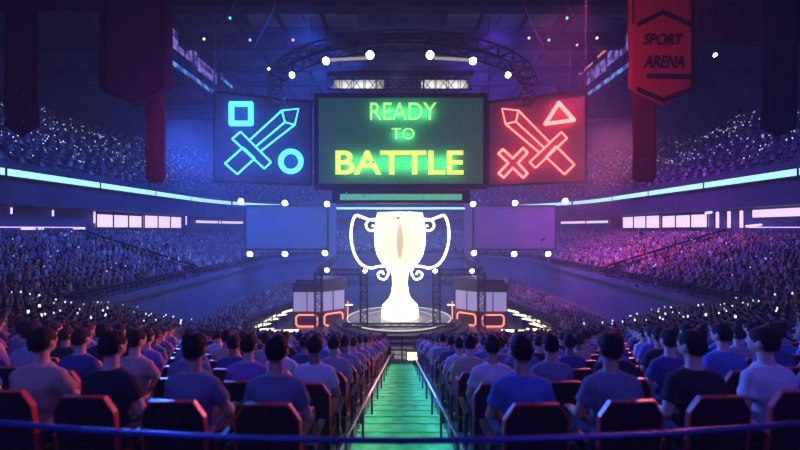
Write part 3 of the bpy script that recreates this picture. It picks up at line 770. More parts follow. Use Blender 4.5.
def text_mesh(s, x0, x1, y0, y1, d, off, m, parent, name='lettering', depth=.06, shear=0):
    cu = bpy.data.curves.new('t', 'FONT'); cu.body = s; cu.offset = off; cu.extrude = .02; cu.shear = shear
    o = bpy.data.objects.new('t', cu); C.objects.link(o); dg = bpy.context.evaluated_depsgraph_get(); dg.update()
    me = bpy.data.meshes.new_from_object(o.evaluated_get(dg)); bpy.data.objects.remove(o)
    v = np.array([tuple(q.co) for q in me.vertices]); lo, hi = v.min(0), v.max(0)
    a, b = P(x0, y0, d), P(x1, y1, d)
    nv = np.empty_like(v); nv[:,0] = a.x + (v[:,0]-lo[0])/(hi[0]-lo[0])*(b.x-a.x); nv[:,2] = b.z + (v[:,1]-lo[1])/(hi[1]-lo[1])*(a.z-b.z); nv[:,1] = a.y - (v[:,2]-lo[2])/(hi[2]-lo[2])*depth
    me.vertices.foreach_set('co', nv.ravel()); me.materials.clear(); me.materials.append(m); me.update()
    ob = bpy.data.objects.new(name, me); C.objects.link(ob); ob.parent = parent; ob.matrix_parent_inverse = parent.matrix_basis.inverted(); return ob
text_mesh('READY', 370, 436.5, 102.5, 120, DM-.4, .004, M_gtxt, o_scr); text_mesh('TO', 391.5, 414.5, 128, 139.5, DM-.4, .004, M_gtxt, o_scr)
text_mesh('BATTLE', 335.5, 463.5, 150.5, 174.5, DM-.4, .022, M_ytxt, o_scr)

# ------------------------------------------------------------------ sword screens
def plane_hit(px, py, A, n):
    d = Vector(((px - CX)/F, 1, (HY - py)/F)); o = Vector((0, 0, ZC)); return o + d * ((A - o).dot(n) / d.dot(n))
def sign(side):
    if side == 'left':
        quad = [(214.5, 92), (311, 102.5), (311, 185.5), (214.5, 181)]; Ain, Aout = P(311, 102.5, 27), P(214.5, 92, 24.9)
    else:
        quad = [(488.5, 102.5), (586, 90.5), (586, 181.5), (488.5, 186)]; Ain, Aout = P(488.5, 102.5, 27), P(586, 90.5, 24.8)
    u = (Aout - Ain); u.z = 0; u.normalize(); n = u.cross(Vector((0, 0, 1)))
    if n.y > 0: n = -n
    A = Ain
    c = 'blue' if side == 'left' else 'red'
    e = empty('sword_screen', plane_hit((quad[0][0]+quad[1][0])/2, 140, A, n), f'angled {side} hanging screen with glowing {c} neon sword', 'screen'); bpy.context.view_layer.update()
    H = [plane_hit(x, y, A, n) for x, y in quad]
    base = (.05, .07, .16) if side == 'left' else (.24, .07, .12)
    M_p = mat(f'sword_panel_{c}', base, .6, scale=3, var=.15, emis=(base[0]*.5, base[1]*.5, base[2]*.8), strength=.25)
    def slab(pts, d0, d1, name, m):
        mb = MB(); k = len(pts); mb.add([p + n*d0 for p in pts] + [p + n*d1 for p in pts], [tuple(range(k)), tuple(range(k, 2*k))[::-1]] + [(i, (i+1) % k, k+(i+1) % k, k+i) for i in range(k)]); return mb.build(name, m, e)
    slab(H, -.02, -.5, 'panel', M_p)
    mb = MB()
    for i in range(4): mb.obox((H[i]+H[(i+1) % 4])/2, (H[(i+1) % 4]-H[i])/2, n*.18, (Vector((0,0,.11)) if i % 2 == 0 else u*.11))
    mb.build('frame', M_frame, e)
    if side == 'left':
        ox, oy, sc = 205, 80, 3.917; col = (.04, .40, 1.0); st = 4.6
        lines = [[(175,240),(300,125),(365,118),(350,180),(218,283)], [(300,125),(312,170),(350,180)], [(312,170),(200,264)]]
        loops = [[(140,207),(258,325),(232,350),(108,235)], [(150,268),(80,330),(128,372),(195,310)]]
        thick = [([(105,100),(180,100),(180,175),(105,175)], .27, 'neon_square'), ([(335+39*math.cos(2*PI*i/28), 322+39*math.sin(2*PI*i/28)) for i in range(28)], .27, 'neon_circle')]
    else:
        ox, oy, sc = 480, 80, 3.917; col = (1.0, .10, .075); st = 6.5
        lines = [[(272,248),(152,125),(88,118),(102,177),(235,290)], [(152,125),(142,168),(102,177)], [(142,168),(250,268)]]
        loops = [[(318,208),(340,232),(218,347),(195,325)], [(297,262),(368,335),(330,372),(258,305)]]
        thick = [([(308,96),(366,162),(256,177)], .19, 'neon_triangle'), ([(92,275),(130,310),(170,270),(187,288),(150,328),(187,368),(170,385),(130,347),(95,385),(75,368),(112,328),(75,292)], .11, 'neon_cross')]
    M_n = mat(f'neon_{c}', (.5,.5,.5), .3, emis=col, strength=st)
    T = lambda q: plane_hit(ox + q[0]/sc, oy + q[1]/sc, A, n) + n*.5
    mb = MB()
    for l in lines: mb.tube([T(q) for q in l], .085, 8)
    for l in loops:
        for i in range(len(l)): mb.tube([T(l[i]), T(l[(i+1) % len(l)])], .085, 8)
    mb.build('neon_sword', M_n, e)
    for pts, r, nm in thick:
        mb = MB(); k = len(pts)
        if nm in ('neon_circle',): mb.tube([T(q) for q in pts], r, 8, True)
        else:
            for i in range(k): mb.tube([T(pts[i]), T(pts[(i+1) % k])], r, 8)
            for q in pts: mb.sphere(T(q), r*1.0, 8, 6)
        mb.build(nm, M_n, e)
    # hanging cables
    mb = MB()
    for p in (H[0], H[1]): mb.tube([p, p + Vector((0, 0, 9))], .05, 5)
    mb.build('hanging_cable', M_black, e)
sign('left'); sign('right')
# blank side screens further back
M_side = mat('side_screen_blank', (.10, .20, .50), .5, scale=.4, var=.1, emis=(.03, .09, .28), strength=.5)  # blue haze put into the colour and faint glow; screen is off
M_side2 = mat('side_screen_blank_violet', (.15, .12, .36), .5, scale=.4, var=.1, emis=(.09, .05, .20), strength=.5)  # violet version, faint glow put in though the screen is off
for (x0, x1, nm, m) in ((246, 327, 'left', M_side), (474, 555, 'right', M_side2)):
    e = empty('side_screen', P((x0+x1)/2, 227, 38), f'blank {"blue" if nm == "left" else "violet"} screen between six white lamps {nm} of the trophy', 'screen'); bpy.context.view_layer.update()
    flat(x0, 206, x1, 249, 38, .5, 'panel', m, e)
    mb = MB()
    for a, b, c_, d_ in ((x0-1, 205, x1+1, 206.5), (x0-1, 248.5, x1+1, 250), (x0-1, 206, x0, 249), (x1, 206, x1+1, 249)):
        p, q = P(a, b, 37.9), P(c_, d_, 37.9); mb.box((p.x, p.y, q.z), (q.x, p.y+.7, p.z))
    mb.build('frame', M_frame, e)
    xs = (328.5, 335.5) if nm == 'left' else (465, 472)
    e = empty('screen_column', P(xs[0], 331, 38.5), f'tall plain column beside the {nm} blank side screen', 'column'); bpy.context.view_layer.update()
    p, q = P(xs[0], 203, 38.5), P(xs[1], 331, 38.5); mb = MB(); mb.box((p.x, p.y, 0), (q.x, p.y+.7, p.z)); mb.build('shaft', m, e); mb = MB(); mb.box((p.x-.3, p.y-.3, 0), (q.x+.3, p.y+1, .5)); mb.build('base', M_black, e)
# cyan strip behind the trophy
mb = MB(); mb.tube([P(337, 208.5, 36), P(465, 208.5, 36)], .13, 8); tag(mb.build('light_tube', M_ribbon), 'long cyan light strip just below the green screen above the trophy', 'light')
truss('back_truss', P(337, 205, 36.5), P(465, 205, 36.5), .5, 16, 'thin dark truss carrying the cyan strip above the trophy')

# ------------------------------------------------------------------ roof side beams with LED screens
M_pur = mat('roof_screen_violet', (.2, .15, .3), .3, emis=(.42, .30, .95), strength=.6)
M_cy = mat('roof_strip_cyan', (.2, .3, .35), .3, emis=(.20, .60, .95), strength=.6)
M_red = mat('roof_strip_red', (.3, .1, .1), .3, emis=(1, .25, .15), strength=.8)
for sd, nm, desc in SIDES:
    e = empty('roof_gantry', B(sd*20.5, 36, 16.5), f'dark lengthwise roof gantry with {"violet" if sd < 0 else "violet and red"} LED screens, {nm} side', 'gantry'); bpy.context.view_layer.update()
    if sd < 0:
        for m_ in (M_pur, M_cy):
            nt = m_.node_tree; nz = nt.nodes.new('ShaderNodeTexNoise'); nz.inputs['Scale'].default_value = .9; rp = nt.nodes.new('ShaderNodeValToRGB'); tc = nt.nodes.new('ShaderNodeTexCoord'); nt.links.new(tc.outputs['Object'], nz.inputs['Vector']); nt.links.new(nz.outputs['Fac'], rp.inputs['Fac']); rp.color_ramp.elements[0].position = .42; rp.color_ramp.elements[0].color = (.02, .01, .05, 1); rp.color_ramp.elements[1].position = .6; e0 = m_.node_tree.nodes['Principled BSDF'].inputs['Emission Color']; rp.color_ramp.elements[1].color = tuple(e0.default_value); nt.links.new(rp.outputs['Color'], e0)
    mb = MB(); a = B(sd*20.3, 24, 14.3); b = B(sd*21.5, 54, 18.7); mb.box((min(a.x,b.x), a.y, a.z), (max(a.x,b.x), b.y, b.z))
    for k in range(16):
        c = B(sd*20.2, 25 + k*1.9, 16.5); mb.box((c.x-.12, c.y-.15, c.z-3.3), (c.x+.12, c.y+.15, c.z+3.3))
    mb.build('girder', M_beam, e)
    def scr(y0, y1, z0, z1, m, name):
        mb = MB(); a = B(sd*20.1, y0, z0); b = B(sd*20.05, y1, z1); mb.box((min(a.x,b.x), a.y, a.z), (max(a.x,b.x), b.y, b.z)); mb.build(name, m, e)
    scr(32.6, 35.0, 15.9, 17.6, M_pur, 'led_screen'); scr(35.3, 37.2, 15.9, 17.2, M_pur, 'led_screen'); scr(37.4, 41.2, 15.6, 16.9, M_pur, 'led_screen')
    scr(32, 41.5, 14.35, 14.75, M_cy, 'led_strip')
    if sd > 0:
        scr(35, 39, 17.5, 17.75, M_red, 'red_led_strip'); scr(40, 43, 17.4, 17.6, M_red, 'red_led_strip'); scr(25, 32, 14.3, 15.1, M_cy, 'led_strip')
    else: scr(42, 45, 16.6, 17.0, M_cy, 'led_strip')
# hanging cables and hoist lines
M_cab = {'dark': M_black, 'blue': mat('cable_blue', (.10, .22, .45), .5), 'red': mat('cable_red', (.5, .12, .12), .5), 'green': mat('cable_green', (.15, .5, .4), .5)}
def cable(pts, d, r, c, label):
    P3 = [P(x, y, d + (i % 2)*.1) for i, (x, y) in enumerate(pts)]
    out = []
    for i in range(len(P3)-1):
        p0, p1, p2, p3 = P3[max(i-1,0)], P3[i], P3[i+1], P3[min(i+2, len(P3)-1)]
        for k in range(6):
            t = k/6; out.append(.5*((2*p1) + (-p0+p2)*t + (2*p0-5*p1+4*p2-p3)*t*t + (-p0+3*p1-3*p2+p3)*t**3))
    out.append(P3[-1]); mb = MB(); mb.tube(out, r, 5); tag(mb.build('hanging_cable', M_cab[c]), label, 'cable')
cable([(279, -10), (272, 12), (262, 32), (254, 48)], 30, .06, 'blue', 'blue cable slanting down from the roof above the blue sword screen')
cable([(210, -8), (205, 15), (214, 24), (240, 20)], 30, .05, 'dark', 'dark slack cable near the violet roof screen')
cable([(238, 22), (240, 42), (247, 51), (254, 45)], 30, .06, 'dark', 'dark cable loop hanging left of the circular truss')
cable([(236, 0), (229, 14), (222, 24)], 30, .05, 'blue', 'short blue cable hanging beside the dark loop')
cable([(521, -8), (527, 12), (534, 28), (544, 47)], 30, .06, 'red', 'long red cable slanting down from the roof on the right')
cable([(544, 44), (549, 50), (556, 46), (560, 34)], 30, .06, 'dark', 'dark cable loop at the foot of the long red cable')
cable([(564, -6), (568, 6), (575, 17)], 30, .05, 'red', 'short red cable beside the green lamp on the right')
cable([(582, -4), (590, 8), (608, 18), (622, 19)], 30, .05, 'dark', 'dark slack cable right of the short red cable')
for i, (x, y0, y1, w) in enumerate(((224, 30, 80, 'nearest the left roof gantry'), (237, 30, 75, 'right of the first line on the left'), (570, 30, 78, 'left of the pair at the right'), (583, 30, 70, 'in the middle at the right'), (594, 30, 60, 'nearest the right roof gantry'))):
    mb = MB(); mb.tube([P(x, y0, 33), P(x, y1, 33)], .05, 5); tag(mb.build('hoist_line', M_black), f'thin vertical hoist line under the roof, {w}', 'cable')

# ------------------------------------------------------------------ banners
def cloth_mat(name, c, em=None):
    return mat(name, c, .85, scale=40, bump=.15, var=.12)
M_bred = cloth_mat('banner_red', (.42, .055, .075)); M_bdark = cloth_mat('banner_dark_violet', (.055, .035, .09)); M_bmaroon = cloth_mat('banner_maroon', (.30, .045, .085)); M_bprint = cloth_mat('banner_print_black', (.03, .012, .02)); M_bnavy = cloth_mat('banner_navy', (.045, .03, .10))
def banner(x0, x1, ytop, yside, ytip, d, m, label, prints=(), txt=False, flat_tip=None):
    e = empty('hanging_banner', P((x0+x1)/2, ytip, d), label, 'banner'); bpy.context.view_layer.update()
    mb = MB(); n = 10; rows = 26; vs = []; fs = []
    a = P(x0, 0, d); b = P(x1, 0, d); zt, zs, zp = P(0, ytop, d).z, P(0, yside, d).z, P(0, ytip, d).z
    for j in range(rows+1):
        for i in range(n+1):
            u = i/n; low = zs + (zp - zs)*(1 - abs(2*u-1)) if flat_tip is None else zs + (zp-zs)*min(1, (1-abs(2*u-1))/flat_tip)
            z = zt + (low - zt)*j/rows
            vs.append((a.x + (b.x-a.x)*u, a.y + .03*math.sin(u*7+j*.25) + .02*math.sin(j*.5), z))
    for j in range(rows):
        for i in range(n): fs.append((j*(n+1)+i, j*(n+1)+i+1, (j+1)*(n+1)+i+1, (j+1)*(n+1)+i))
    mb.add(vs, fs); o = mb.build('cloth', m, e, True); sm = o.modifiers.new('s', 'SOLIDIFY'); sm.thickness = .02
    for poly in prints:
        mb = MB(); pts = [P(x, y, d) for x, y in poly]; k = len(pts)
        mb.add([p + Vector((0, -.085, 0)) for p in pts] + [p + Vector((0, -.06, 0)) for p in pts], [tuple(range(k)), tuple(range(k, 2*k))[::-1]] + [(i, (i+1) % k, k+(i+1) % k, k+i) for i in range(k)]); mb.build('printed_stripe', M_bprint, e)
    if txt:
        dd = d - .045
        text_mesh('SPORT', 643, 683.5, 33.5, 45, dd, .03, M_bprint, e, depth=.02, shear=.25)
        text_mesh('ARENA', 643, 684.5, 55.5, 68, dd, .03, M_bprint, e, depth=.02, shear=.25)
    mb = MB(); mb.tube([(a.x-.1, a.y, zt), (b.x+.1, a.y, zt)], .05, 8); mb.build('top_rod', M_steel, e)
def vband(x0, xm, x1, ys, yt, th):  # a V or inverted V stripe
    return [(x0, ys), (xm, yt), (xm, yt+th), (x0, ys+th)], [(xm, yt), (x1, ys), (x1, ys+th), (xm, yt+th)]
pr = list(vband(636, 662, 691, 23, 10.5, 5)) + list(vband(636, 662, 691, 87, 98, 5)) + [[(646, 74), (691, 75), (691, 80), (646, 79)], [(690, -12), (692.5, -12), (692.5, 88), (690, 88)], [(631.5, -12), (633, -12), (633, 25), (631.5, 25)]]
DB = 12.0
banner(628, 696, -30, 88, 106, DB, M_bred, 'wide red pointed banner printed SPORT ARENA hanging on the right', pr, True)
banner(632, 656, 60, 178, 182, 15.0, M_bmaroon, 'narrow maroon banner strip hanging behind the SPORT ARENA banner', flat_tip=.4)
banner(760, 797, -40, 128, 137, 11, M_bnavy, 'dark violet pointed banner at the right edge')
prl = list(vband(106, 136, 164, 86, 99, 4)) + [[(106, -12), (108, -12), (108, 88), (106, 88)], [(162, -12), (164.5, -12), (164.5, 88), (162, 88)]]
banner(100, 173, -30, 90, 107, DB, M_bdark, 'wide dark pointed banner hanging on the left', prl)
banner(146, 166, 60, 178, 183, 15.0, M_bmaroon, 'narrow maroon banner strip hanging behind the wide dark banner', flat_tip=.4)
banner(5, 39, -40, 127, 137, 11, M_bnavy, 'dark violet pointed banner at the left edge')
# dark valance bar between the right banners
mb = MB(); a = P(697, -30, 11.6); b = P(900, 42, 11.6); mb.box((a.x, a.y, b.z), (b.x, a.y+.15, a.z)); tag(mb.build('valance', M_bnavy), 'dark violet fabric valance between the red and the dark right banner', 'valance')
mb = MB(); a = P(-100, -30, 11.6); b = P(99, 10, 11.6); mb.box((a.x, a.y, b.z), (b.x, a.y+.15, a.z)); tag(mb.build('valance', M_bnavy), 'dark violet fabric valance above the dark banners on the left', 'valance')

# ------------------------------------------------------------------ stage, trophy
SC = B(0, 30, -6.96); SC.x = P(399, 0, 30).x
e = empty('round_stage', (SC.x, SC.y, 0), 'round grey stage with a pale glowing rim under the trophy', 'stage'); bpy.context.view_layer.update()
M_stg = mat('stage_top', (.42, .40, .36), .35, scale=.6, var=.15); M_rim = mat('stage_rim_light', (.5, .5, .4), .3, emis=(1, .93, .72), strength=.8)
R = 4.1*S
mb = MB(); mb.lathe((SC.x, SC.y, 0), [(R+.05, 0), (R+.05, SC.z-.35), (R-.1, SC.z-.35), (R-.1, SC.z-.02), (0, SC.z-.02)], 64); mb.build('platform', mat('stage_side', (.06, .055, .07), .5), e)
mb = MB(); mb.lathe((SC.x, SC.y, SC.z-.02), [(R-.2, 0), (R-.2, .03), (0, .03)], 64); mb.build('stage_top', M_stg, e)
mb = MB(); mb.tube([(SC.x+(R-.08)*math.cos(2*PI*i/72), SC.y+(R-.08)*math.sin(2*PI*i/72), SC.z) for i in range(72)], .07, 6, True); mb.build('rim_light', M_rim, e)
mb = MB(); mb.tube([(SC.x+(R*.66)*math.cos(2*PI*i/72), SC.y+(R*.66)*math.sin(2*PI*i/72), SC.z+.01) for i in range(72)], .035, 6, True); mb.build('inner_ring', M_rim, e)
mb = MB(); mb.lathe((SC.x, SC.y, 0), [(R+2.0, 0), (R+2.0, .3), (R+1.2, .3), (R+1.2, .6), (R+.06, .6), (R+.06, 0)], 64); mb.build('stage_step', mat('stage_side', (.06, .055, .07)), e)
# trophy
u = 30*S/F
TX = P(400, 0, 30).x; TY = SC.y; tz = lambda y: ZC + (HY - y)*u
e = empty('trophy', (TX, TY, SC.z), 'giant glowing white-gold trophy cup with neon scroll handles on the round stage', 'trophy'); bpy.context.view_layer.update()
def troph_mat():
    m = mat('trophy_glow', (.8, .75, .6), .3, emis=(1.0, .90, .60), strength=1.35); return m
M_tro = troph_mat(); M_tn = mat('trophy_neon', (.9, .9, .8), .3, emis=(1.0, .93, .72), strength=4.5)
M_tdim = mat('trophy_front_shading', (.6, .5, .3), .3, emis=(1.0, .78, .48), strength=.85)  # dimmer glow standing for the shading at the cup centre
prof = [(396, 0), (0, 301)]
pr = [(17, 318.5), (17.2, 312), (16.2, 305), (12.5, 301.5), (9.5, 298), (7.2, 292), (6.3, 284), (6.6, 276), (8, 271), (12, 266.5), (17.5, 262), (21.5, 255), (23.8, 246), (24.3, 236), (23.2, 225), (21.8, 217), (21.4, 214)]
mb = MB(); mb.lathe((TX, TY, 0), [(0, tz(318.5))] + [(r*u, tz(y)) for r, y in pr] + [(19.8*u, tz(214)), (20.5*u, tz(222)), (0, tz(240))], 48); mb.build('cup', M_tro, e, True)
# neon outlines wrapped around the cup
mb = MB()
for r, y, t in ((21.8, 214, .14), (17.3, 311, .11), (16.4, 305, .11), (17.2, 318, .13), (10.5, 299, .12), (12.5, 266, .12)):
    mb.tube([(TX+r*u*math.cos(2*PI*i/40), TY+r*u*math.sin(2*PI*i/40), tz(y)) for i in range(40)], t, 6, True)
for k in range(4):
    a = 2*PI*k/4 + .06
    if k == 3: continue
    mb.tube([(TX+(r+.6)*u*math.cos(a), TY+(r+.6)*u*math.sin(a), tz(y)) for r, y in pr], .10, 6)
mb.build('neon_outline', M_tn, e, True)
def crom(pts, k=7):
    out = []
    for i in range(len(pts)-1):
        p0, p1, p2, p3 = [Vector(pts[j]) for j in (max(i-1,0), i, i+1, min(i+2, len(pts)-1))]
        for q in range(k):
            t = q/k; out.append(.5*((2*p1) + (-p0+p2)*t + (2*p0-5*p1+4*p2-p3)*t*t + (-p0+3*p1-3*p2+p3)*t**3))
    out.append(Vector(pts[-1])); return out
for sgn in (-1, 1):
    zz = lambda q: (TX + sgn*(q[0])*u, TY, tz(q[1]))
    # outer loop: offsets in px from the trophy axis
    mb = MB(); mb.tube([zz(q) for q in crom([(22, 219), (31, 219.5), (38, 217), (44, 215.5), (47.5, 222), (49, 233), (48, 245), (44, 257), (37.5, 265), (29, 268), (22, 266.5), (14, 266)])], .145, 8); mb.build('handle', M_tn, e, True)
    mb = MB(); mb.tube([zz(q) for q in crom([(24, 221), (30, 220), (34, 224), (32, 229.5), (26.5, 230.5), (24.5, 227), (28, 225.5)])], .12, 8); mb.build('upper_scroll', M_tn, e, True)
    mb = MB(); mb.tube([zz(q) for q in crom([(13, 268), (11.5, 273), (15, 279), (20.5, 278), (22, 273.5), (18, 271.5), (16.5, 274.5)])], .12, 8); mb.build('lower_scroll', M_tn, e, True)
# darker shading down the cup front, put in as an amber patch
mb = MB(); rr = lambda y: float(np.interp(y, [p[1] for p in pr][::-1], [p[0] for p in pr][::-1]))
for sgn in (1,):
    ys = [222, 228, 234, 240, 246, 252, 257]; wd = [1.2, 2.0, 2.6, 2.9, 2.6, 2.0, 1.0]; vs = []; fs = []
    for y, w in zip(ys, wd):
        for k in range(7):
            a = -PI/2 + (k/6-.5)*2*w/rr(y)*1.1; vs.append((TX+(rr(y)+.35)*u*math.cos(a), TY+(rr(y)+.35)*u*math.sin(a), tz(y)))
    for i in range(len(ys)-1):
        for k in range(6): fs.append((i*7+k, i*7+k+1, (i+1)*7+k+1, (i+1)*7+k))
    mb.add(vs, fs)
o = mb.build('amber_shading', M_tdim, e, True); o['label'] = 'darker amber shading put on the cup front'; sm = o.modifiers.new('s', 'SOLIDIFY'); sm.thickness = .05

# gantry towers and their beams
towers = [(318.5, 28, 'outer left', 0), (364, 27.6, 'inner left', 1), (436.5, 27.6, 'inner right', 1), (481.5, 28, 'outer right', 0)]
for x, d, w, on in towers:
    top = P(x, 272, d); z0 = SC.z if on else 0.0
    truss('truss_tower', (top.x, top.y, z0), (top.x, top.y, top.z), .75, 8, f'black lattice truss tower, {w} of four around the stage', 'stage gantry towers', up=(0, 1, 0), r=.06, m=M_black)
for (xa, da, xb, db, w) in ((318.5, 28, 364, 27.6, 'between the two left towers'), (436.5, 27.6, 481.5, 28, 'between the two right towers')):
    truss('gantry_beam', P(xa, 272, da), P(xb, 272, db), .6, 8, f'black lattice beam {w} of the stage gantry', r=.05, m=M_black)
for sgn, w in ((-1, 'left'), (1, 'right')):
    a = P(400 + sgn*81, 271, 28); b = P(400 + sgn*36, 240, 40)
    truss('gantry_beam', a, P(400 + sgn*64, 258, 38), .6, 8, f'black lattice beam running back from the {w} stage gantry', r=.05, m=M_black)
a, b = P(343, 326, 27), P(456, 326, 27); truss('floor_truss', (a.x, a.y, 1.0), (b.x, b.y, 1.0), .35, 26, 'low black truss lying across the front of the round stage', r=.05, m=M_black)

for sg, nm in ((-1, 'left'), (1, 'right')):
    X_ = lambda x: x if sg < 0 else 801 - x
    a, b = P(X_(296), 303, 30), P(X_(246), 321, 25.2)
    truss('barrier_truss', a, b, .5, 12, f'dark sloping lattice barrier beside the {nm} player booth', r=.11, m=M_black)
    truss('barrier_post', (b.x, b.y, 0), b, .35, 3, f'dark upright lattice post at the outer end of the {nm} sloping barrier', up=(0, 1, 0), r=.11, m=M_black)

# ------------------------------------------------------------------ player booths
M_bwin = mat('booth_window', (.3, .25, .4), .15, emis=(.50, .43, .85), strength=.58); M_broof = mat('booth_roof', (.10, .09, .13), .5); M_bred2 = mat('booth_base_red', (.22, .05, .05), .5)
M_oneon = mat('booth_neon_orange', (.5, .2, .1), .3, emis=(1.0, .28, .16), strength=1.9)
def booth(side):
    s = -1 if side == 'left' else 1
    X = lambda px: CX + s*(CX - px) if False else (px if s < 0 else 800 - px)
    D1, D2 = 29.0, 30.2
    p = [P(X(293), 0, D1), P(X(321), 0, D1), P(X(345), 0, D2), P(X(345), 0, D2+2.4), P(X(293), 0, D1+3.2)]
    z = lambda y, d=D1: ZC + (HY - y)/F*d*S
    e = empty('player_booth', (sum(q.x for q in p)/5, sum(q.y for q in p)/5, 0), f'glass player booth with red neon base {side} of the round stage', 'booth'); bpy.context.view_layer.update()
    xy = [(q.x, q.y) for q in p]; cx = sum(q[0] for q in xy)/5; cy = sum(q[1] for q in xy)/5
    def pr_(sc, z0, z1, name, m):
        mb = MB(); mb.prism([(cx+(x-cx)*sc, cy+(y-cy)*sc) for x, y in xy], z0, z1, lambda a, b, d: (a, b, d)); return mb.build(name, m, e)
    pr_(1.0, 0, z(311.5), 'base', M_bred2)
    pr_(.98, z(311.5), z(292), 'window', M_bwin)
    pr_(1.03, z(292), z(283), 'roof', M_broof)
    pr_(.9, z(283), z(280), 'roof_cap', M_broof)
    fr = MB()
    for i in range(3):
        a, b = Vector((*xy[i], 0)), Vector((*xy[i+1], 0)) if i < 2 else Vector((*xy[3], 0))
        for t in ((0, .5, 1) if i < 2 else (0, 1)):
            q = a.lerp(b, t); q = Vector((cx, cy, 0)) + (q - Vector((cx, cy, 0)))*1.0; fr.tube([q + Vector((0,0,z(311.5))), q + Vector((0,0,z(292)))], .06, 4)
    fr.build('window_frame', M_black, e)
    # desk with seated player silhouettes is not visible: only the sloping desk line
    mb = MB()
    for i in range(2):
        a, b = Vector((*xy[i], 0)), Vector((*xy[i+1], 0)); d = (b-a); L = d.length; d.normalize(); n = d.cross(Vector((0,0,1)))
        if n.y > 0: n = -n
        za, zb = z(326.5), z(314.5); q = []
        for uu, vv in ((.12,.2),(.2,.02),(.80,.02),(.88,.2),(.88,.8),(.80,.98),(.2,.98),(.12,.8)): q.append(a + d*L*uu + n*.12 + Vector((0,0, za+(zb-za)*vv)))
        for k in range(8): mb.tube([q[k], q[(k+1) % 8]], .085, 6)
    mb.build('neon_outline', M_oneon, e)
    a = Vector((*xy[2], 0)); mb = MB(); mb.tube([a + Vector((-s*.35, -.2, .2)), a + Vector((-s*.35, -.2, z(304)))], .07, 6); mb.build('neon_post', M_oneon, e)
booth('left'); booth('right')

# ------------------------------------------------------------------ glowing press desks beside the lower terraces
def desk(px, py, d, w, ang, label):
    c = P(px, py, d); c.z = 0; h = P(px, py, d).z
    h = max(h, .5)
    e = empty('press_desk', c, label, 'desk', 'lit press desks', rz=ang); bpy.context.view_layer.update()
    R_ = Matrix.Rotation(ang, 3, 'Z')
    def bx(lo, hi, nm, m):
        mb = MB(); mb.box(lo, hi); mb.v = [tuple(c + R_ @ Vector(v)) for v in mb.v]; return mb.build(nm, m, e)
    bx((-w/2, -.5, h-.1), (w/2, .5, h-.02), 'desk_top', M_black); bx((-w/2+.08, -.42, h-.02), (w/2-.08, .42, h+.02), 'light_panel', M_gold_em)
    for sx in (-1, 1): bx((sx*(w/2-.15)-.05, -.4, 0), (sx*(w/2-.15)+.05, .4, h-.1), 'leg', M_steel)
DK = [(x, y, 380*6.95/(y-229), w, a) for x, y, w, a in ((243, 333, 2.6, .5), (259, 330, 3.0, .2), (268, 320, 2.4, .8), (277, 315.5, 2.4, .8), (288, 311, 2.2, .9), (284, 331, 3.0, .1), (346, 305, 2.0, .2), (262, 325, 2.0, 1.1))]
for i, (x, y, d, w, a) in enumerate(DK):
    for s in (-1, 1):
        nm = 'left' if s < 0 else 'right'
        desk(x if s < 0 else 800 - x, y, d, w, a if s < 0 else -a, f'low desk with glowing warm top {nm} of the stage, {ORDN[i]} of the eight')
# bright lights at the foot of the aisle
def floodbox(px, py, d, w, h, label, zb):
    c = P(px, py, d); e = empty('flood_light', (c.x, c.y, zb), label, 'floodlight'); bpy.context.view_layer.update()
    mb = MB(); mb.box((c.x-w/2, c.y-.05, c.z-h/2), (c.x+w/2, c.y+.02, c.z+h/2)); mb.build('lens', M_lamp_gold, e)
    mb = MB(); mb.box((c.x-w/2-.06, c.y+.0, c.z-h/2-.06), (c.x+w/2+.06, c.y+.3, c.z+h/2+.06)); mb.build('housing', M_black, e)
    mb = MB(); mb.tube([(c.x, c.y+.15, zb), (c.x, c.y+.15, c.z-h/2)], .04, 6); mb.tube([(c.x-.3, c.y+.15, zb+.02), (c.x+.3, c.y+.15, zb+.02)], .04, 6); mb.build('stand', M_steel, e)
floodbox(413.5, 356, 17.3/S, .56, .34, 'bright warm floodlight at the foot of the aisle, at the end of the right handrail', ZC-1.55-.278*17.3)
floodbox(383, 356.5, 17.3/S, .12, .10, 'small warm floodlight at the foot of the aisle, just left of the left handrail', ZC-1.55-.278*17.3)
# floor barrier beyond the aisle
for k, (y, h, w) in enumerate(((24.5, 4.3, 'nearer'), (30.0, 2.2, 'farther'))):
    pts = [Vector((x*1.1, y, 0)) for x in range(-3, 4)]
    railing('crowd_barrier', pts, h, f'black steel crowd barrier at the end of the aisle, the {w} one', m=M_black, r=.06, n_rails=5)

# confetti drifting in the air
M_conf = [mat('confetti_dark', (.03, .02, .05), .6), mat('confetti_red', (.45, .04, .08), .5), mat('confetti_silver', (.6, .65, .7), .3, .5)]
cf = MB(); cf.add([(-.04,-.02,0), (.04,-.02,.012), (.04,.02,.0), (-.04,.02,.012)], [(0,1,2,3)])
co = cf.build('confetti_piece', M_conf[0]); cme = co.data; bpy.data.objects.remove(co)
for i in range(150):
    d = random.uniform(9, 34)/S; x = random.uniform(10, 790); y = random.uniform(40, 300)
    if 330 < x < 470: y = random.uniform(120, 260)
    o = bpy.data.objects.new('confetti_piece', cme); C.objects.link(o); o.location = P(x, y, d); o.rotation_euler = [random.uniform(0, 6.28) for _ in range(3)]
    k = random.uniform(.7, 1.6); o.scale = (k, k, k); j = random.choice((0, 0, 1, 2, 2))
    o.material_slots[0].link = 'OBJECT'; o.material_slots[0].material = M_conf[j]
    tag(o, f'tiny {["dark", "red", "silver"][j]} confetti scrap drifting in the air of the hall', 'confetti', f'{["dark", "red", "silver"][j]} confetti in the air')

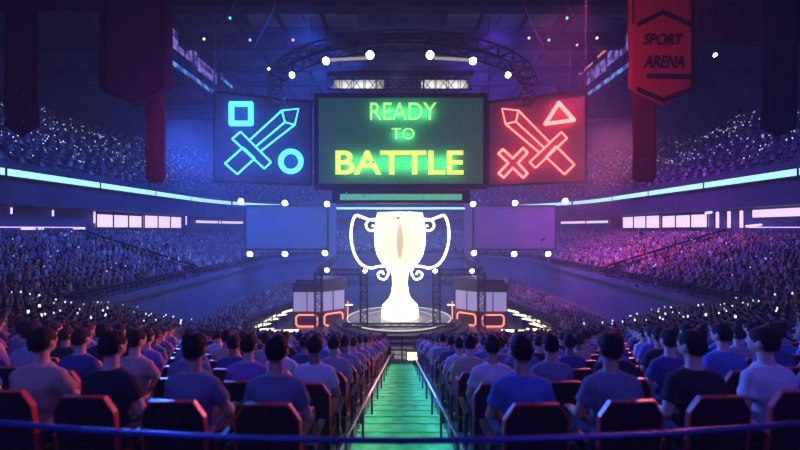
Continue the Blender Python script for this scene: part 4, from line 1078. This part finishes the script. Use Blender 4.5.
# ------------------------------------------------------------------ lights
def area(loc, target, col, energy, sx, sy=None, spread=None, name='wash_light'):
    L = bpy.data.lights.new(name, 'AREA'); L.energy = energy; L.color = col; L.shape = 'RECTANGLE'; L.size = sx; L.size_y = sy or sx
    if spread: L.spread = spread
    o = bpy.data.objects.new(name, L); C.objects.link(o); o.location = loc
    o.rotation_euler = (Vector(target) - Vector(loc)).to_track_quat('-Z', 'Y').to_euler(); return o
# blue wash over the left half, violet/magenta wash over the right half, from under the roof
D = math.radians
area(B(-6, 34, 16), B(-21, 32, -3), (.03, .15, 1.0), 9500, 10, spread=D(110))
area(B(6, 34, 16), B(21, 32, -3), (.22, .08, 1.0), 7500, 10, spread=D(110))
area(B(10, 25, 14), B(20, 35, -3), (1.0, .10, .40), 2300, 6, spread=D(62))
area(B(-8, 50, 15), B(-5, 56, -3), (.04, .26, 1.0), 10000, 12, spread=D(120))
area(B(8, 50, 15), B(5, 56, -3), (.10, .16, 1.0), 7000, 12, spread=D(120))
# near stand: back wash in violet-blue from above behind, and coloured front washes from the screens' sides
area((-7, -5, 19), (-3, 10, 7), (.10, .14, 1.0), 300, 6, spread=D(100))
area((7, -5, 19), (3, 10, 7), (.17, .10, .95), 300, 6, spread=D(100))
area(B(11, 18, 4), (-6, 5, 8), (1.0, .18, .30), 800, 3, spread=D(42))
area(B(-11, 18, 4), (6, 5, 8), (.06, .15, 1.0), 1900, 3, spread=D(50))
# green light: added halo lights behind the letters, unseen added strips under both handrails
for x, y, w_, h_, e_ in ((400, 163, 11.5, 1.6, 330), (403, 111, 6.0, 1.0, 160), (403, 134, 2, .6, 40)):
    c = P(x, y, DM - .36); area(c, c + Vector((0, 1, 0)), (.10, 1.0, .34), e_, w_, h_, name='added_halo_light')
for sg in (-1, 1):
    c = Vector((sg*.53, 10.5, ZC - 1.06 - .278*10.5)); L = bpy.data.lights.new('added_aisle_light', 'AREA'); L.energy = 42; L.color = (.17, 1.0, .52); L.shape = 'RECTANGLE'; L.size = .03; L.size_y = 15.5  # unseen strip added to turn the aisle green
    o = bpy.data.objects.new('added_aisle_light', L); C.objects.link(o); o.location = c
    yv = Vector((0, 1, -.278)).normalized(); zv = Vector((sg*.45, 0, 1)); zv = (zv - yv*zv.dot(yv)).normalized(); xv = yv.cross(zv)
    o.rotation_euler = Matrix((xv, yv, zv)).transposed().to_euler()
area(B(0, 27, 12), SC, (.9, .88, 1.0), 400, 3, spread=D(60))
for x in (358, 444):  # lights added to brighten the panels behind the box truss
    c = P(x, 84, 26.05); area(c, c + Vector((0, 1, 0)), (1, .97, .9), 45, 4.5, .7, name='added_panel_light')
# red glow on the right banners
area((3.5, 10, 17), (10.5, 18.2, 19), (1.0, .12, .08), 85, 1.5, spread=D(60))
area((-3.5, 10, 17), (-10.5, 18.2, 17), (.5, .08, .4), 90, 1.5, spread=D(60))
# bright mist puffed over the stage
mb = MB(); mb.sphere(B(0, 29.5, .5), (17*S, 8*S, 9.5*S), 32, 20); mz = mb.build('haze', M_black, None, True)
mm = bpy.data.materials.new('stage_mist_volume'); mm.use_nodes = True; nt = mm.node_tree; nt.nodes.clear()
ou = nt.nodes.new('ShaderNodeOutputMaterial'); v2 = nt.nodes.new('ShaderNodeVolumePrincipled'); nt.links.new(v2.outputs[0], ou.inputs['Volume'])
v2.inputs['Color'].default_value = (.6, .78, 1, 1); v2.inputs['Density'].default_value = .0065; v2.inputs['Anisotropy'].default_value = .3
mz.data.materials.clear(); mz.data.materials.append(mm); tag(mz, 'denser mist hanging around the trophy and the hanging screens', 'haze', kind='stuff')
w = bpy.data.worlds.new('world'); bpy.context.scene.world = w; w.use_nodes = True
w.node_tree.nodes['Background'].inputs[0].default_value = (.02, .03, .09, 1); w.node_tree.nodes['Background'].inputs[1].default_value = .3
# haze
mb = MB(); mb.box((-65, -8, .01), (65, 130, ZR - .05)); hz = mb.build('haze', None if False else M_black)
hm = bpy.data.materials.new('haze_volume'); hm.use_nodes = True; nt = hm.node_tree; nt.nodes.clear()
ou = nt.nodes.new('ShaderNodeOutputMaterial'); vs_ = nt.nodes.new('ShaderNodeVolumePrincipled'); nt.links.new(vs_.outputs[0], ou.inputs['Volume'])
vs_.inputs['Color'].default_value = (.75, .82, 1, 1); vs_.inputs['Density'].default_value = .0032; vs_.inputs['Anisotropy'].default_value = .2
hz.data.materials.clear(); hz.data.materials.append(hm); tag(hz, 'thin stage haze filling the whole arena', 'haze', kind='stuff')

# ------------------------------------------------------------------ camera
cam = bpy.data.cameras.new('camera'); co = bpy.data.objects.new('camera', cam); C.objects.link(co)
cam.sensor_width = 36; cam.lens = F * 36 / 800; cam.shift_x = -(CX - 400)/800; cam.shift_y = (HY - 225)/800
co.location = (0, 0, ZC); co.rotation_euler = (PI/2, 0, 0); cam.clip_start = .05; cam.clip_end = 400
cam.dof.use_dof = True; cam.dof.focus_distance = 45; cam.dof.aperture_fstop = 1.0
sc = bpy.context.scene; sc.camera = co
sc.view_settings.view_transform = 'Standard'; sc.view_settings.look = 'None'; sc.view_settings.gamma = 1; sc.view_settings.exposure = 0
sc.view_settings.use_curve_mapping = False
sc.cycles.use_denoising = True; sc.cycles.max_bounces = 5; sc.cycles.diffuse_bounces = 2; sc.cycles.volume_bounces = 0; sc.cycles.use_light_tree = True
sc.cycles.sample_clamp_indirect = 3; sc.cycles.volume_step_rate = 4
